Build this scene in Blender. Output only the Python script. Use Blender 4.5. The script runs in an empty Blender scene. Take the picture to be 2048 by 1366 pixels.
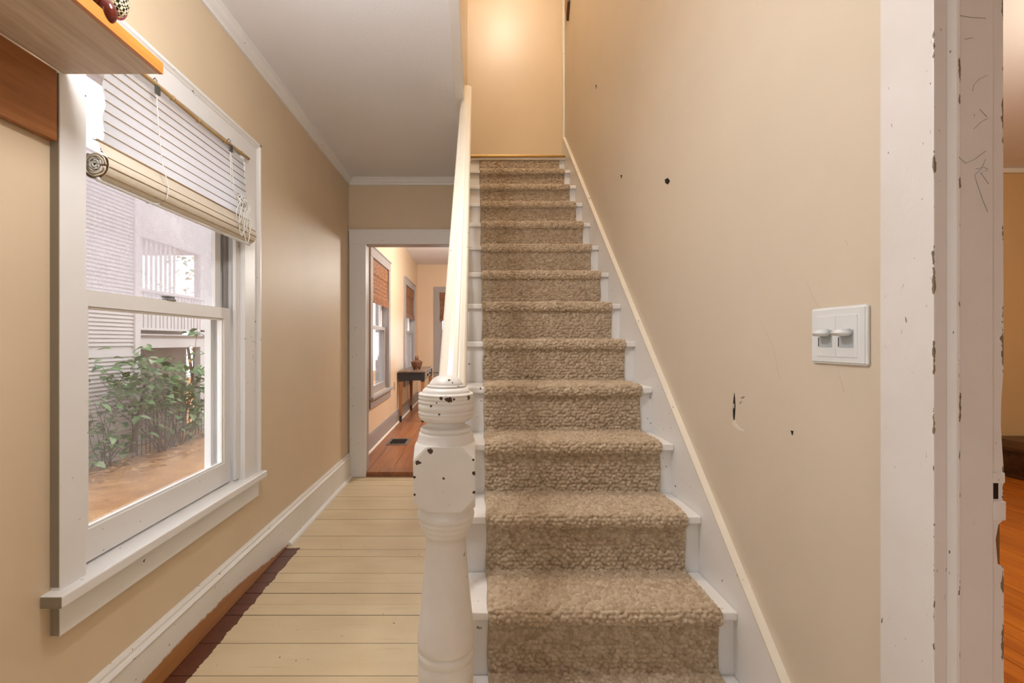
import bpy, bmesh, math, random
import numpy as np
from mathutils import Vector, Matrix
random.seed(7); rng = np.random.default_rng(7)
SC = bpy.context.scene
COL = SC.collection

# ------------------------------------------------------------------ camera, sky, exposure
EYE = 1.182
cam = bpy.data.cameras.new('camera'); cam_o = bpy.data.objects.new('camera', cam); COL.objects.link(cam_o)
cam_o.location = (0, 0, EYE); cam_o.rotation_euler = (math.pi/2, 0, 0)
cam.sensor_width = 36; cam.lens = 967*36/2048; cam.shift_x = 74/2048; cam.clip_start = .02
SC.camera = cam_o
W = bpy.data.worlds.new('overcast_sky'); SC.world = W; W.use_nodes = True
bg = W.node_tree.nodes['Background']; bg.inputs[0].default_value = (.93, .96, 1, 1); bg.inputs[1].default_value = 3.4
vs = SC.view_settings
vs.view_transform = 'Standard'; vs.look = 'None'; vs.gamma = 1; vs.use_curve_mapping = False; vs.exposure = 0.0
SC.cycles.max_bounces = 6; SC.cycles.diffuse_bounces = 4; SC.cycles.glossy_bounces = 3; SC.cycles.transmission_bounces = 4; SC.cycles.transparent_max_bounces = 8; SC.cycles.use_adaptive_sampling = True; SC.cycles.adaptive_threshold = .08; SC.cycles.adaptive_min_samples = 20

# ------------------------------------------------------------------ helpers
def link(o, parent=None):
    COL.objects.link(o)
    if parent is not None:
        o.parent = parent
    return o
def tag(o, label=None, cat=None, group=None, kind=None):
    if label: o['label'] = label
    if cat: o['category'] = cat
    if group: o['group'] = group
    if kind: o['kind'] = kind
    return o
def empty(name, loc=(0, 0, 0)):
    o = bpy.data.objects.new(name, None); o.location = loc; o.empty_display_size = .05
    return link(o)
def wpos(p):
    v = Vector((0, 0, 0))
    while p is not None:
        v += p.location; p = p.parent
    return v
def from_bm(name, bm, mat, parent=None, smooth=False, loc=None):
    """bm holds world coordinates; the object origin goes to loc (default: bbox centre)."""
    bmesh.ops.recalc_face_normals(bm, faces=bm.faces)
    me = bpy.data.meshes.new(name)
    if loc is None:
        vs_ = [v.co for v in bm.verts]
        loc = Vector([(min(c[i] for c in vs_)+max(c[i] for c in vs_))/2 for i in range(3)])
    loc = Vector(loc)
    bmesh.ops.translate(bm, verts=bm.verts, vec=-loc)
    bm.to_mesh(me); bm.free()
    if smooth:
        me.polygons.foreach_set('use_smooth', [True]*len(me.polygons))
    me.materials.append(mat)
    o = bpy.data.objects.new(name, me); o.location = loc - wpos(parent)
    return link(o, parent)
def bm_box(bm, x0, x1, y0, y1, z0, z1):
    m = Matrix.Translation(((x0+x1)/2, (y0+y1)/2, (z0+z1)/2)) @ Matrix.Diagonal((abs(x1-x0), abs(y1-y0), abs(z1-z0), 1))
    return bmesh.ops.create_cube(bm, size=1, matrix=m)['verts']
def box(name, x0, x1, y0, y1, z0, z1, mat, parent=None, bevel=0, seg=2):
    bm = bmesh.new(); bm_box(bm, x0, x1, y0, y1, z0, z1)
    if bevel:
        bmesh.ops.bevel(bm, geom=list(bm.edges), offset=bevel, segments=seg, affect='EDGES', profile=.6)
    return from_bm(name, bm, mat, parent)
def prism(name, pts, axis, a0, a1, mat, parent=None, smooth=False):
    """extrude a closed 2-D polygon along axis: 'x' (pts=y,z) 'y' (pts=x,z) 'z' (pts=x,y)"""
    bm = bmesh.new()
    def P(p, a):
        return (a, p[0], p[1]) if axis == 'x' else (p[0], a, p[1]) if axis == 'y' else (p[0], p[1], a)
    A = [bm.verts.new(P(p, a0)) for p in pts]; B = [bm.verts.new(P(p, a1)) for p in pts]
    n = len(pts)
    bm.faces.new(A); bm.faces.new(B[::-1])
    for i in range(n):
        bm.faces.new((A[i], A[(i+1) % n], B[(i+1) % n], B[i]))
    bmesh.ops.triangulate(bm, faces=[f for f in bm.faces if len(f.verts) > 4])
    return from_bm(name, bm, mat, parent, smooth)
def panel(name, axis, a0, a1, u0, u1, v0, v1, holes, mat, parent=None):
    """slab normal to axis between a0..a1 with rectangular holes (u0,u1,v0,v1); one welded mesh"""
    us = sorted({u0, u1, *[h[0] for h in holes], *[h[1] for h in holes]}); us = [u for u in us if u0 <= u <= u1]
    vv = sorted({v0, v1, *[h[2] for h in holes], *[h[3] for h in holes]}); vv = [v for v in vv if v0 <= v <= v1]
    nu, nv = len(us)-1, len(vv)-1
    def solid(i, j):
        if not (0 <= i < nu and 0 <= j < nv): return False
        cu, cv = (us[i]+us[i+1])/2, (vv[j]+vv[j+1])/2
        return not any(h[0] < cu < h[1] and h[2] < cv < h[3] for h in holes)
    bm = bmesh.new(); V = {}
    def vert(i, j, k):
        key = (i, j, k)
        if key not in V:
            a = (a0, a1)[k]; u, v = us[i], vv[j]
            V[key] = bm.verts.new((a, u, v) if axis == 'x' else (u, a, v) if axis == 'y' else (u, v, a))
        return V[key]
    for i in range(nu):
        for j in range(nv):
            if not solid(i, j): continue
            for k in (0, 1):
                bm.faces.new((vert(i, j, k), vert(i+1, j, k), vert(i+1, j+1, k), vert(i, j+1, k)))
            for (di, dj, e) in ((-1, 0, ((i, j), (i, j+1))), (1, 0, ((i+1, j), (i+1, j+1))), (0, -1, ((i, j), (i+1, j))), (0, 1, ((i, j+1), (i+1, j+1)))):
                if not solid(i+di, j+dj):
                    (p, q) = e
                    bm.faces.new((vert(*p, 0), vert(*q, 0), vert(*q, 1), vert(*p, 1)))
    return from_bm(name, bm, mat, parent)
def lathe(name, prof, cx, cy, mat, parent=None, n=40, smooth=True):
    bm = bmesh.new(); rings = []
    for (r, z) in prof:
        if r < 1e-5:
            rings.append([bm.verts.new((cx, cy, z))])
        else:
            rings.append([bm.verts.new((cx+r*math.cos(2*math.pi*k/n), cy+r*math.sin(2*math.pi*k/n), z)) for k in range(n)])
    for a, b in zip(rings, rings[1:]):
        for k in range(n):
            k2 = (k+1) % n
            if len(a) == 1 and len(b) == 1: continue
            if len(a) == 1: bm.faces.new((a[0], b[k], b[k2]))
            elif len(b) == 1: bm.faces.new((a[k], a[k2], b[0]))
            else: bm.faces.new((a[k], a[k2], b[k2], b[k]))
    if len(rings[0]) > 1: bm.faces.new(rings[0][::-1])
    if len(rings[-1]) > 1: bm.faces.new(rings[-1])
    return from_bm(name, bm, mat, parent, smooth)
def smooth_prof(prof, sub=5):
    """Catmull-Rom through the (r,z) knots"""
    out = []
    P = [np.array(p, float) for p in prof]; P = [2*P[0]-P[1]] + P + [2*P[-1]-P[-2]]
    for i in range(1, len(P)-2):
        for s in range(sub):
            t = s/sub
            p = .5*((2*P[i])+(-P[i-1]+P[i+1])*t+(2*P[i-1]-5*P[i]+4*P[i+1]-P[i+2])*t*t+(-P[i-1]+3*P[i]-3*P[i+1]+P[i+2])*t**3)
            out.append((max(float(p[0]), 0), float(p[1])))
    out.append(tuple(prof[-1]))
    return out
def tube_bm(bm, pts, r, n=6, r1=None):
    pts = [Vector(p) for p in pts]; rings = []; N = len(pts)
    ref = Vector((.3, .5, .81)).normalized()
    for i, p in enumerate(pts):
        t = (pts[min(i+1, N-1)]-pts[max(i-1, 0)]).normalized()
        a = t.cross(ref)
        if a.length < 1e-3: a = t.cross(Vector((1, 0, 0)))
        a.normalize(); b = t.cross(a)
        rr = r if r1 is None else r+(r1-r)*i/(N-1)
        rings.append([bm.verts.new(p+a*math.cos(2*math.pi*k/n)*rr+b*math.sin(2*math.pi*k/n)*rr) for k in range(n)])
    for A, B in zip(rings, rings[1:]):
        for k in range(n):
            bm.faces.new((A[k], A[(k+1) % n], B[(k+1) % n], B[k]))
    bm.faces.new(rings[0]); bm.faces.new(rings[-1])
def tube(name, pts, r, mat, parent=None, n=6, r1=None, smooth=True):
    bm = bmesh.new(); tube_bm(bm, pts, r, n, r1)
    return from_bm(name, bm, mat, parent, smooth)

# ------------------------------------------------------------------ materials
def lin(c):
    return tuple(((v/255)/12.92 if v/255 <= .04045 else ((v/255+.055)/1.055)**2.4) for v in c)
class NT:
    def __init__(self, name):
        self.m = bpy.data.materials.new(name); self.m.use_nodes = True
        self.t = self.m.node_tree; self.n = self.t.nodes; self.b = self.n['Principled BSDF']; self.out = self.n['Material Output']
    def node(self, typ, **kw):
        x = self.n.new(typ)
        for k, v in kw.items(): setattr(x, k, v)
        return x
    def l(self, a, b): self.t.links.new(a, b)
    def val(self, inp, v):
        if hasattr(v, 'is_output') or isinstance(v, bpy.types.NodeSocket): self.l(v, inp)
        else: inp.default_value = v
    def math(self, op, a, b=0.0, c=None, clamp=False):
        x = self.node('ShaderNodeMath', operation=op, use_clamp=clamp)
        self.val(x.inputs[0], a); self.val(x.inputs[1], b)
        if c is not None: self.val(x.inputs[2], c)
        return x.outputs[0]
    def pos(self):
        return self.node('ShaderNodeNewGeometry').outputs['Position']
    def obj(self):
        return self.node('ShaderNodeTexCoord').outputs['Object']
    def xyz(self, v):
        s = self.node('ShaderNodeSeparateXYZ'); self.l(v, s.inputs[0]); return s.outputs
    def scale(self, v, s):
        m = self.node('ShaderNodeVectorMath', operation='MULTIPLY'); self.l(v, m.inputs[0]); m.inputs[1].default_value = s
        return m.outputs[0]
    def add(self, v, w):
        m = self.node('ShaderNodeVectorMath', operation='ADD'); self.l(v, m.inputs[0]); self.val(m.inputs[1], w)
        return m.outputs[0]
    def noise(self, v, scale, detail=3, rough=.5, dist=0):
        x = self.node('ShaderNodeTexNoise'); x.inputs['Scale'].default_value = scale; x.inputs['Detail'].default_value = detail
        x.inputs['Roughness'].default_value = rough; x.inputs['Distortion'].default_value = dist
        if v is not None: self.l(v, x.inputs['Vector'])
        return x.outputs['Fac']
    def ramp(self, f, stops):
        r = self.node('ShaderNodeValToRGB'); self.l(f, r.inputs[0]); e = r.color_ramp.elements
        while len(e) < len(stops): e.new(.5)
        for k, (p, c) in enumerate(stops):
            e[k].position = p; e[k].color = (*c, 1) if len(c) == 3 else c
        return r.outputs[0]
    def mix(self, f, a, b):
        x = self.node('ShaderNodeMix', data_type='RGBA'); self.val(x.inputs['Factor'], f)
        for s, v in ((x.inputs[6], a), (x.inputs[7], b)):
            if isinstance(v, tuple): s.default_value = (*v, 1)
            else: self.l(v, s)
        return x.outputs[2]
    def step(self, v, edge, soft):
        x = self.node('ShaderNodeMapRange', clamp=True); self.val(x.inputs[0], v)
        x.inputs[1].default_value = edge-soft; x.inputs[2].default_value = edge+soft
        return x.outputs[0]
    def bump(self, h, strength, dist=.002):
        b = self.node('ShaderNodeBump'); b.inputs['Strength'].default_value = strength; b.inputs['Distance'].default_value = dist
        self.l(h, b.inputs['Height']); self.l(b.outputs[0], self.b.inputs['Normal'])
    def base(self, c, rough=.5, spec=.5):
        if isinstance(c, tuple): self.b.inputs['Base Color'].default_value = (*c, 1)
        else: self.l(c, self.b.inputs['Base Color'])
        self.val(self.b.inputs['Roughness'], rough); self.b.inputs['Specular IOR Level'].default_value = spec
        return self.m

def mat_paint(name, c, var=.06, rough=.45, bump=.15, spec=.45, specks=.0, speck_c=(95, 80, 62), nscale=1.6):
    t = NT(name); p = t.pos(); a = lin(c)
    d = tuple(v*(1-var) for v in a)
    f = t.noise(p, nscale, 3, .6)
    col = t.mix(t.step(f, .5, .22), a, d)
    if specks:
        n2 = t.noise(p, 55, 2, .5); n3 = t.noise(p, 5, 2, .5)
        m = t.math('MULTIPLY', t.step(n2, .74-.02*specks, .012), t.step(n3, .52, .04))
        col = t.mix(m, col, lin(speck_c))
    t.bump(t.noise(p, 90, 2, .6), bump, .0015)
    return t.base(col, rough, spec)
def chips(t, col, pts, c, wob=.5):
    """paint chips: (x,y,z,r) in world space with a ragged edge"""
    p = t.pos(); nz = t.noise(p, 190, 4, .7)
    m = None
    for (x, y, z, r) in pts:
        d = t.node('ShaderNodeVectorMath', operation='DISTANCE'); t.l(p, d.inputs[0]); d.inputs[1].default_value = (x, y, z)
        q = t.math('ADD', d.outputs['Value'], t.math('MULTIPLY', t.math('SUBTRACT', nz, .5), r*wob*5))
        k = t.math('LESS_THAN', q, r)
        m = k if m is None else t.math('MAXIMUM', m, k)
    return t.mix(m, col, lin(c))
def mat_wood(name, c1, c2, grain=(1, 1, 1), gs=18, rough=.4, knots=0, spec=.4, bump=.1):
    """grain stretched along the axis with the small scale value"""
    t = NT(name); p = t.obj()
    rnd = t.node('ShaderNodeObjectInfo').outputs['Random']
    off = t.node('ShaderNodeCombineXYZ')
    for k in range(3): t.l(t.math('MULTIPLY', rnd, 17.0+7*k), off.inputs[k])
    v = t.scale(t.add(p, off.outputs[0]), grain)
    n = t.noise(v, gs, 4, .65, .6)
    n2 = t.noise(v, gs*4.5, 3, .6)
    f = t.math('ADD', t.math('MULTIPLY', n, .75), t.math('MULTIPLY', n2, .25))
    f = t.math('ADD', f, t.math('MULTIPLY', t.math('SUBTRACT', rnd, .5), .12))
    col = t.ramp(f, [(.3, lin(c2)), (.48, tuple((a+b)/2 for a, b in zip(lin(c1), lin(c2)))), (.68, lin(c1))])
    if knots:
        vo = t.node('ShaderNodeTexVoronoi'); vo.inputs['Scale'].default_value = knots; t.l(t.scale(p, (1, .45, 1)), vo.inputs['Vector'])
        k = t.math('SUBTRACT', 1.0, t.step(vo.outputs['Distance'], .055, .03))
        col = t.mix(k, col, tuple(v*.35 for v in lin(c2)))
    t.bump(f, bump, .001)
    return t.base(col, rough, spec)
def mat_plain(name, c, rough=.5, metal=0, spec=.5, var=.12, scale=30):
    t = NT(name); a = lin(c)
    col = t.mix(t.noise(t.obj(), scale, 4, .6), tuple(v*(1-var) for v in a), tuple(min(v*(1+var), 1) for v in a))
    t.b.inputs['Metallic'].default_value = metal
    return t.base(col, rough, spec)

WALL = mat_paint('wall_beige', (222, 200, 168), .07, .5, .12, .4)
WALL_R = mat_paint('wall_beige_stair', (217, 203, 182), .07, .5, .14, .4)
WALL_UP = mat_paint('wall_tan_upstairs', (216, 194, 160), .05, .33, .10, .55)
WALL_NX = mat_paint('wall_apricot', (228, 204, 174), .06, .4, .1, .45)
WALL_RM = mat_paint('wall_ochre', (216, 186, 138), .06, .45, .1, .4)
CEIL = mat_paint('ceiling_white', (236, 235, 238), .03, .8, .5, .2)
WHITE = mat_paint('trim_white', (236, 233, 229), .05, .38, .12, .45, specks=.4)
WHITE_OLD = mat_paint('stair_white', (238, 235, 231), .06, .4, .2, .45, specks=1)
CREAM = mat_paint('rail_cream', (228, 219, 203), .03, .3, .08, .5, specks=.3)
CREAM2 = mat_paint('skirt_cap_cream', (236, 228, 212), .1, .45, .3, .4, specks=2)
GREY_TRIM = mat_paint('trim_grey', (164, 157, 155), .08, .4, .1, .45)
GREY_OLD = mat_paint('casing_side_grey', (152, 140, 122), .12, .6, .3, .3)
BRASS = mat_plain('brass_edging', (176, 138, 74), .35, .6, .5)
STEEL = mat_plain('dull_steel', (120, 122, 118), .4, .8)
BLACK_IRON = mat_plain('black_iron', (38, 36, 36), .55, .3)
SWITCH = mat_plain('switch_plastic', (226, 228, 228), .35, 0, .5, .02)
SWITCH_SLOT = mat_plain('switch_slot_grey', (178, 186, 190), .5, 0, .3, .04)
DARK = mat_plain('dark_void', (42, 34, 28), .8, 0, .2, .3, 120)
PLASTER = mat_plain('bare_plaster', (226, 216, 200), .8, 0, .2, .1, 200)
PINE_EDGE = mat_wood('varnished_pine', (204, 132, 60), (166, 96, 34), (1, .08, 1), 22, .3)
PINE_UNDER = mat_wood('raw_pine', (222, 204, 184), (178, 154, 132), (1, .07, 1), 26, .55, knots=3.2, bump=.2)
PINE_BRACKET = mat_wood('stained_pine', (172, 112, 62), (122, 70, 32), (1, .1, 1.2), 14, .4, knots=3.5)
ORANGE_FLOOR = mat_wood('orange_heart_pine', (206, 122, 40), (150, 74, 16), (1, .05, 1), 24, .3, spec=.5)
BROWN_FLOOR = mat_wood('brown_pine_plank', (176, 116, 76), (122, 72, 43), (1, .06, 1), 16, .3, knots=2.4, spec=.5)
SUBFLOOR = mat_plain('dark_subfloor', (58, 44, 32), .9)
TABLE_WOOD = mat_wood('worn_table_wood', (176, 124, 84), (116, 76, 48), (1, 1, .12), 20, .45)
TABLE_TOP = mat_wood('worn_table_top', (140, 120, 104), (82, 66, 56), (1, .12, 1), 16, .35)
TABLE_BLACK = mat_plain('table_black_paint', (40, 40, 44), .4, 0, .5, .3)
CLAY = mat_plain('brown_clay', (112, 78, 58), .4, 0, .4, .25)
CHEST = mat_wood('dark_chest_wood', (92, 56, 32), (48, 26, 14), (.2, 1, 1), 18, .35)
BAMBOO = mat_wood('bamboo_cane', (196, 164, 112), (150, 116, 70), (1, .15, 1), 30, .4)
DOWEL = mat_plain('brown_reed', (150, 122, 84), .6)
CORD = mat_plain('white_cord', (232, 230, 224), .8)
SIDING = mat_paint('neighbour_siding', (196, 186, 184), .06, .7, .2, .2)
SIDING_TRIM = mat_paint('neighbour_trim', (200, 191, 190), .06, .6, .2, .2)
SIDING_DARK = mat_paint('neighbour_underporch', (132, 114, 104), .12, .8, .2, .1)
BARK = mat_plain('shrub_bark', (84, 64, 52), .9, 0, .1, .3)
LEAVES = [mat_plain('leaf_green_%s' % n, c, .55, 0, .4, .2, 12) for n, c in (('deep', (70, 98, 58)), ('mid', (98, 128, 78)), ('pale', (140, 160, 118)))]
YELLOW_LEAF = mat_plain('leaf_yellow', (206, 178, 78), .6, 0, .3, .25, 8)
for m_ in LEAVES + [YELLOW_LEAF]:
    b_ = m_.node_tree.nodes['Principled BSDF']; b_.inputs['Transmission Weight'].default_value = 0
def mat_mulch():
    t = NT('mulch_soil'); p = t.pos()
    n = t.noise(p, 2.2, 5, .65); n2 = t.noise(p, 26, 4, .7)
    col = t.ramp(n, [(.3, lin(( 150, 104, 66))), (.7, lin((196, 150, 104)))])
    col = t.mix(t.step(n2, .6, .06), col, lin((108, 74, 46)))
    t.bump(n2, .6, .02)
    return t.base(col, .95, .1)
MULCH = mat_mulch()
def mat_hall_board():
    t = NT('cream_floor_paint'); p = t.pos(); x, y, z = t.xyz(p)
    rnd = t.node('ShaderNodeObjectInfo').outputs['Random']
    a = t.mix(t.step(t.noise(t.scale(p, (.35, 1, 1)), 6, 5, .6), .5, .25), lin((232, 214, 178)), lin((214, 190, 150)))
    a = t.mix(t.math('MULTIPLY', rnd, .35), a, lin((210, 188, 152)))
    g = t.step(t.noise(t.scale(p, (.06, 1, 1)), 60, 3, .6), .66, .05)
    a = t.mix(t.math('MULTIPLY', g, .25), a, lin((170, 144, 108)))
    sp = t.math('MULTIPLY', t.step(t.noise(p, 46, 2, .5), .745, .01), t.step(t.noise(p, 4, 2, .5), .5, .05))
    a = t.mix(sp, a, lin((52, 40, 30)))
    # the strip along the wall that was never painted
    nz = t.math('ADD', t.math('MULTIPLY', t.math('SUBTRACT', t.noise(p, 14, 4, .6), .5), .035), t.math('MULTIPLY', t.math('SUBTRACT', t.noise(p, 60, 3, .6), .5), .012))
    e1 = t.math('LESS_THAN', t.math('ADD', x, nz), -1.002)
    e2 = t.math('LESS_THAN', t.math('ADD', y, nz), 2.77)
    a = t.mix(t.math('MULTIPLY', e1, e2), a, t.mix(t.noise(p, 30, 4, .6), lin((70, 32, 18)), lin((112, 56, 30))))
    t.bump(t.noise(t.scale(p, (.1, 1, 1)), 50, 4, .6), .15, .0015)
    return t.base(a, .36, .5)
HALL_BOARD = mat_hall_board()
def mat_baseboard():
    t = NT('baseboard_worn_paint'); p = t.pos(); x, y, z = t.xyz(p)
    a = t.mix(t.step(t.noise(p, 2, 4, .6), .5, .2), lin((237, 234, 229)), lin((226, 220, 210)))
    sp = t.math('MULTIPLY', t.step(t.noise(p, 60, 2, .5), .73, .01), t.step(t.noise(p, 5, 2, .5), .5, .05))
    a = t.mix(sp, a, lin((110, 90, 66)))
    h = t.math('MULTIPLY', t.math('MINIMUM', t.math('SUBTRACT', 2.86, y), .75), .105)
    nz = t.math('ADD', t.math('MULTIPLY', t.math('SUBTRACT', t.noise(p, 9, 4, .6), .5), .03), t.math('MULTIPLY', t.math('SUBTRACT', t.noise(p, 55, 3, .6), .5), .014))
    m = t.step(t.math('SUBTRACT', h, t.math('ADD', z, nz)), 0, .005)
    wood = t.mix(t.noise(t.scale(p, (1, .08, 1)), 40, 4, .6), lin((196, 138, 82)), lin((150, 96, 52)))
    t.bump(t.noise(p, 80, 4, .6), .12, .0015)
    return t.base(t.mix(m, a, wood), .42, .4)
BASEBOARD = mat_baseboard()
def mat_glass(name, fog_lo, fog_hi, scale=3, tint=(.93, .92, .94), streak=0):
    t = NT(name); t.n.remove(t.b); p = t.pos()
    tr = t.node('ShaderNodeBsdfTransparent'); tr.inputs[0].default_value = (.97, .98, .98, 1)
    gl = t.node('ShaderNodeBsdfGlossy'); gl.inputs['Roughness'].default_value = .02
    fr = t.node('ShaderNodeFresnel'); fr.inputs['IOR'].default_value = 1.35
    m1 = t.node('ShaderNodeMixShader'); t.l(t.math('MULTIPLY', fr.outputs[0], .35), m1.inputs[0]); t.l(tr.outputs[0], m1.inputs[1]); t.l(gl.outputs[0], m1.inputs[2])
    tl = t.node('ShaderNodeBsdfTranslucent'); tl.inputs[0].default_value = (*tint, 1)
    df = t.node('ShaderNodeBsdfDiffuse'); df.inputs[0].default_value = (*tint, 1)
    m2 = t.node('ShaderNodeMixShader'); m2.inputs[0].default_value = .25; t.l(tl.outputs[0], m2.inputs[1]); t.l(df.outputs[0], m2.inputs[2])
    f = t.step(t.noise(p, scale, 3, .6, .4), .5, .16)
    fog = t.math('ADD', fog_lo, t.math('MULTIPLY', f, fog_hi-fog_lo))
    if streak:
        sp = t.step(t.noise(p, 120, 3, .7), .64, .05)
        fog = t.math('ADD', fog, t.math('MULTIPLY', sp, streak), clamp=True)
    m3 = t.node('ShaderNodeMixShader'); t.l(fog, m3.inputs[0]); t.l(m1.outputs[0], m3.inputs[1]); t.l(m2.outputs[0], m3.inputs[2])
    t.l(m3.outputs[0], t.out.inputs[0])
    return t.m
GLASS_FOG = mat_glass('fogged_glass', .22, .46, 3.2, (.60, .565, .60), .14)
GLASS = mat_glass('clear_glass', 0.0, .06, 3)
def mat_shade():
    t = NT('white_reed_shade'); p = t.pos(); x, y, z = t.xyz(p)
    wv = t.noise(t.scale(p, (1, .15, 1)), 160, 2, .5)
    t.base(t.mix(wv, lin((226, 226, 228)), lin((244, 244, 244))), .8, .1)
    tl = t.node('ShaderNodeBsdfTranslucent'); tl.inputs[0].default_value = (.96, .97, .98, 1)
    m = t.node('ShaderNodeMixShader'); m.inputs[0].default_value = .7
    t.l(t.b.outputs[0], m.inputs[1]); t.l(tl.outputs[0], m.inputs[2]); t.l(m.outputs[0], t.out.inputs[0])
    return t.m
SHADE = mat_shade()
SHADE_BACK = mat_plain('tan_reed_back', (222, 210, 190), .7, 0, .2, .08, 60)
def mat_woven():
    t = NT('brown_woven_reed'); p = t.pos(); x, y, z = t.xyz(p)
    n = t.noise(t.scale(p, (.12, .12, 1)), 90, 3, .6)
    col = t.ramp(n, [(.3, lin((96, 62, 40))), (.55, lin((146, 98, 64))), (.75, lin((188, 136, 92)))])
    t.bump(n, .5, .003)
    return t.base(col, .6, .3)
WOVEN = mat_woven()
def mat_carpet():
    t = NT('nubby_wool_loop'); a = t.node('ShaderNodeAttribute'); a.attribute_name = 'tone'
    p = t.pos()
    f = t.math('ADD', t.math('MULTIPLY', a.outputs['Fac'], .35), t.math('MULTIPLY', t.noise(p, 420, 2, .7), .65))
    f = t.math('ADD', f, t.math('MULTIPLY', t.math('SUBTRACT', t.noise(p, 3, 3, .6), .5), .2))
    col = t.ramp(f, [(.2, lin((164, 143, 119))), (.5, lin((190, 169, 143))), (.8, lin((212, 195, 171)))])
    t.bump(t.noise(p, 900, 3, .7), .35, .001)
    t.base(col, .95, .1)
    t.b.inputs['Sheen Weight'].default_value = .15
    return t.m
CARPET = mat_carpet()
def mat_glow(name, c, s):
    t = NT(name); t.base((.9, .9, .9), .3)
    t.m.cycles.emission_sampling = 'NONE'; t.b.inputs['Emission Color'].default_value = (*c, 1); t.b.inputs['Emission Strength'].default_value = s
    return t.m

# ------------------------------------------------------------------ key dimensions
XL, XR = -1.105, .785            # wall faces of the hall
YF = 4.233                       # far hall wall
ZC = 2.61                        # hall ceiling
RISE, RUN, D2 = .197, .2252, 1.4067
def nose(i): return D2 + RUN*(i-2)
NSTEP = 14

# ------------------------------------------------------------------ setting: walls, floors, ceilings
W1 = (1.344, 2.27, .53, 2.075)
W_FILL = (-1.35, -.25, .53, 2.075)  # opening for the added side-light window
wl = tag(panel('wall_left', 'x', XL-.15, XL, -1.7, YF+.06, -.3, 2.8, [W1, W_FILL], WALL), 'beige plaster hall wall with the window at left', 'wall', kind='structure')
WA, WB = (5.15, 6.10, .60, 2.08), (7.62, 8.68, .60, 2.08)
tag(panel('wall_back_room_left', 'x', XL-.15, XL, YF+.06, 9.44, -.3, 2.9, [WA, WB], WALL_NX), 'apricot wall with two grey windows beyond the doorway', 'wall', kind='structure')
DOOR = (-.963, -.165, -.2, 2.036)
tag(panel('wall_far', 'y', YF, YF+.12, XL, -.065, -.2, 2.8, [DOOR], WALL), 'beige end wall of hall above the white doorway', 'wall', kind='structure')
WC = (-.68, .12, .62, 2.12)
tag(panel('wall_back_room_far', 'y', 9.29, 9.44, XL, 2.2, -.2, 2.9, [WC], WALL_NX), 'apricot end wall of the back room', 'wall', kind='structure')
tag(box('wall_back_room_right', 2.2, 2.3, YF+.12, 9.44, -.2, 2.9, WALL_NX), 'apricot right side wall of back room', 'wall', kind='structure')
tag(box('wall_back_room_near', -.065, 2.3, YF+.12, YF+.22, -.2, 2.9, WALL_NX), 'apricot wall backing onto the staircase', 'wall', kind='structure')
wr = tag(panel('wall_right', 'x', XR, .87, .812, YF+.1, -.2, 5.3, [], WALL_R), 'tall beige plaster wall rising beside the stairs', 'wall', kind='structure')
tag(box('wall_right_near', XR, .87, -1.7, -.14, -.2, 2.8, WALL_R), 'beige wall right of the viewer', 'wall', kind='structure')
tag(box('wall_right_head', XR, .87, -.14, .812, 2.12, 2.8, WALL_R), 'beige wall above the right doorway', 'wall', kind='structure')
tag(panel('wall_back', 'y', -1.8, -1.7, XL, XR, -.2, 2.8, [(-.62, .28, -.2, 2.08)], WALL), 'beige wall behind the viewer', 'wall', kind='structure')
tag(box('wall_stair_end', -.12, XR, YF+.007, YF+.1, 2.6, 5.3, WALL_UP), 'tan wall at the top of the stairs', 'wall', kind='structure')
tag(box('wall_stair_left', -.11, -.066, 1.0, YF+.007, ZC+.03, 5.3, WALL_UP), 'tan upper wall left of the stairwell', 'wall', kind='structure')
tag(prism('wall_stair_panel', [(3.12, 1.75), (YF, 2.72), (YF, ZC+.03), (3.12, ZC+.03)], 'x', -.10, -.066, CREAM), 'narrow cream panel where the handrail meets the ceiling', 'wall', kind='structure')
tag(box('wall_stair_near', -.11, XR, .9, 1.0, ZC, 5.3, WALL_UP), 'tan stairwell wall above the hall', 'wall', kind='structure')
tag(box('ceiling', XL, -.112, -1.7, YF, ZC, ZC+.12, CEIL), 'white textured hall ceiling left of the stairwell', 'ceiling', kind='structure')
tag(box('ceiling_near', -.112, XR, -1.7, 1.0, ZC, ZC+.12, CEIL), 'white ceiling over the viewer', 'ceiling', kind='structure')
tag(box('ceiling_stairwell', -.11, XR+.1, .9, YF+.1, 5.2, 5.3, CEIL), 'white ceiling above the stairwell', 'ceiling', kind='structure')
tag(box('ceiling_back_room', XL, 2.3, YF+.12, 9.44, 2.66, 2.78, CEIL), 'white ceiling of the room beyond the doorway', 'ceiling', kind='structure')

# hall floor: painted boards across the hall
fl = tag(box('floor', XL, XR, -1.7, YF, -.09, -.022, SUBFLOOR), 'cream painted board floor of the hall', 'floor', kind='structure')
y = -1.65; k = 0
ws = [.19, .19, .093, .095, .19, .1, .185, .095, .19]
cuts = [1.522, 1.71, 1.895, 2.09, 2.177, 2.272, 2.372, 2.469, 2.66, 2.75, 2.94, 3.12, 3.215, 3.40, 3.59, 3.68, 3.87, 3.965, 4.12, YF]
c0 = [1.522-.19*j for j in range(17, 0, -1)]
edges = c0 + cuts
for a, b in zip(edges, edges[1:]):
    x0, x1 = XL, (XR if b < 1.16 else -.08)
    o = box('floor_board', x0, x1, a+.0016, b-.0016, -.022, random.uniform(-.0012, 0), HALL_BOARD, fl, .0008, 1)
    o.data.materials.append(SUBFLOOR)                     # bare edges
    for f in o.data.polygons: f.material_index = 1 if f.normal.z < .3 else 0
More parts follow.
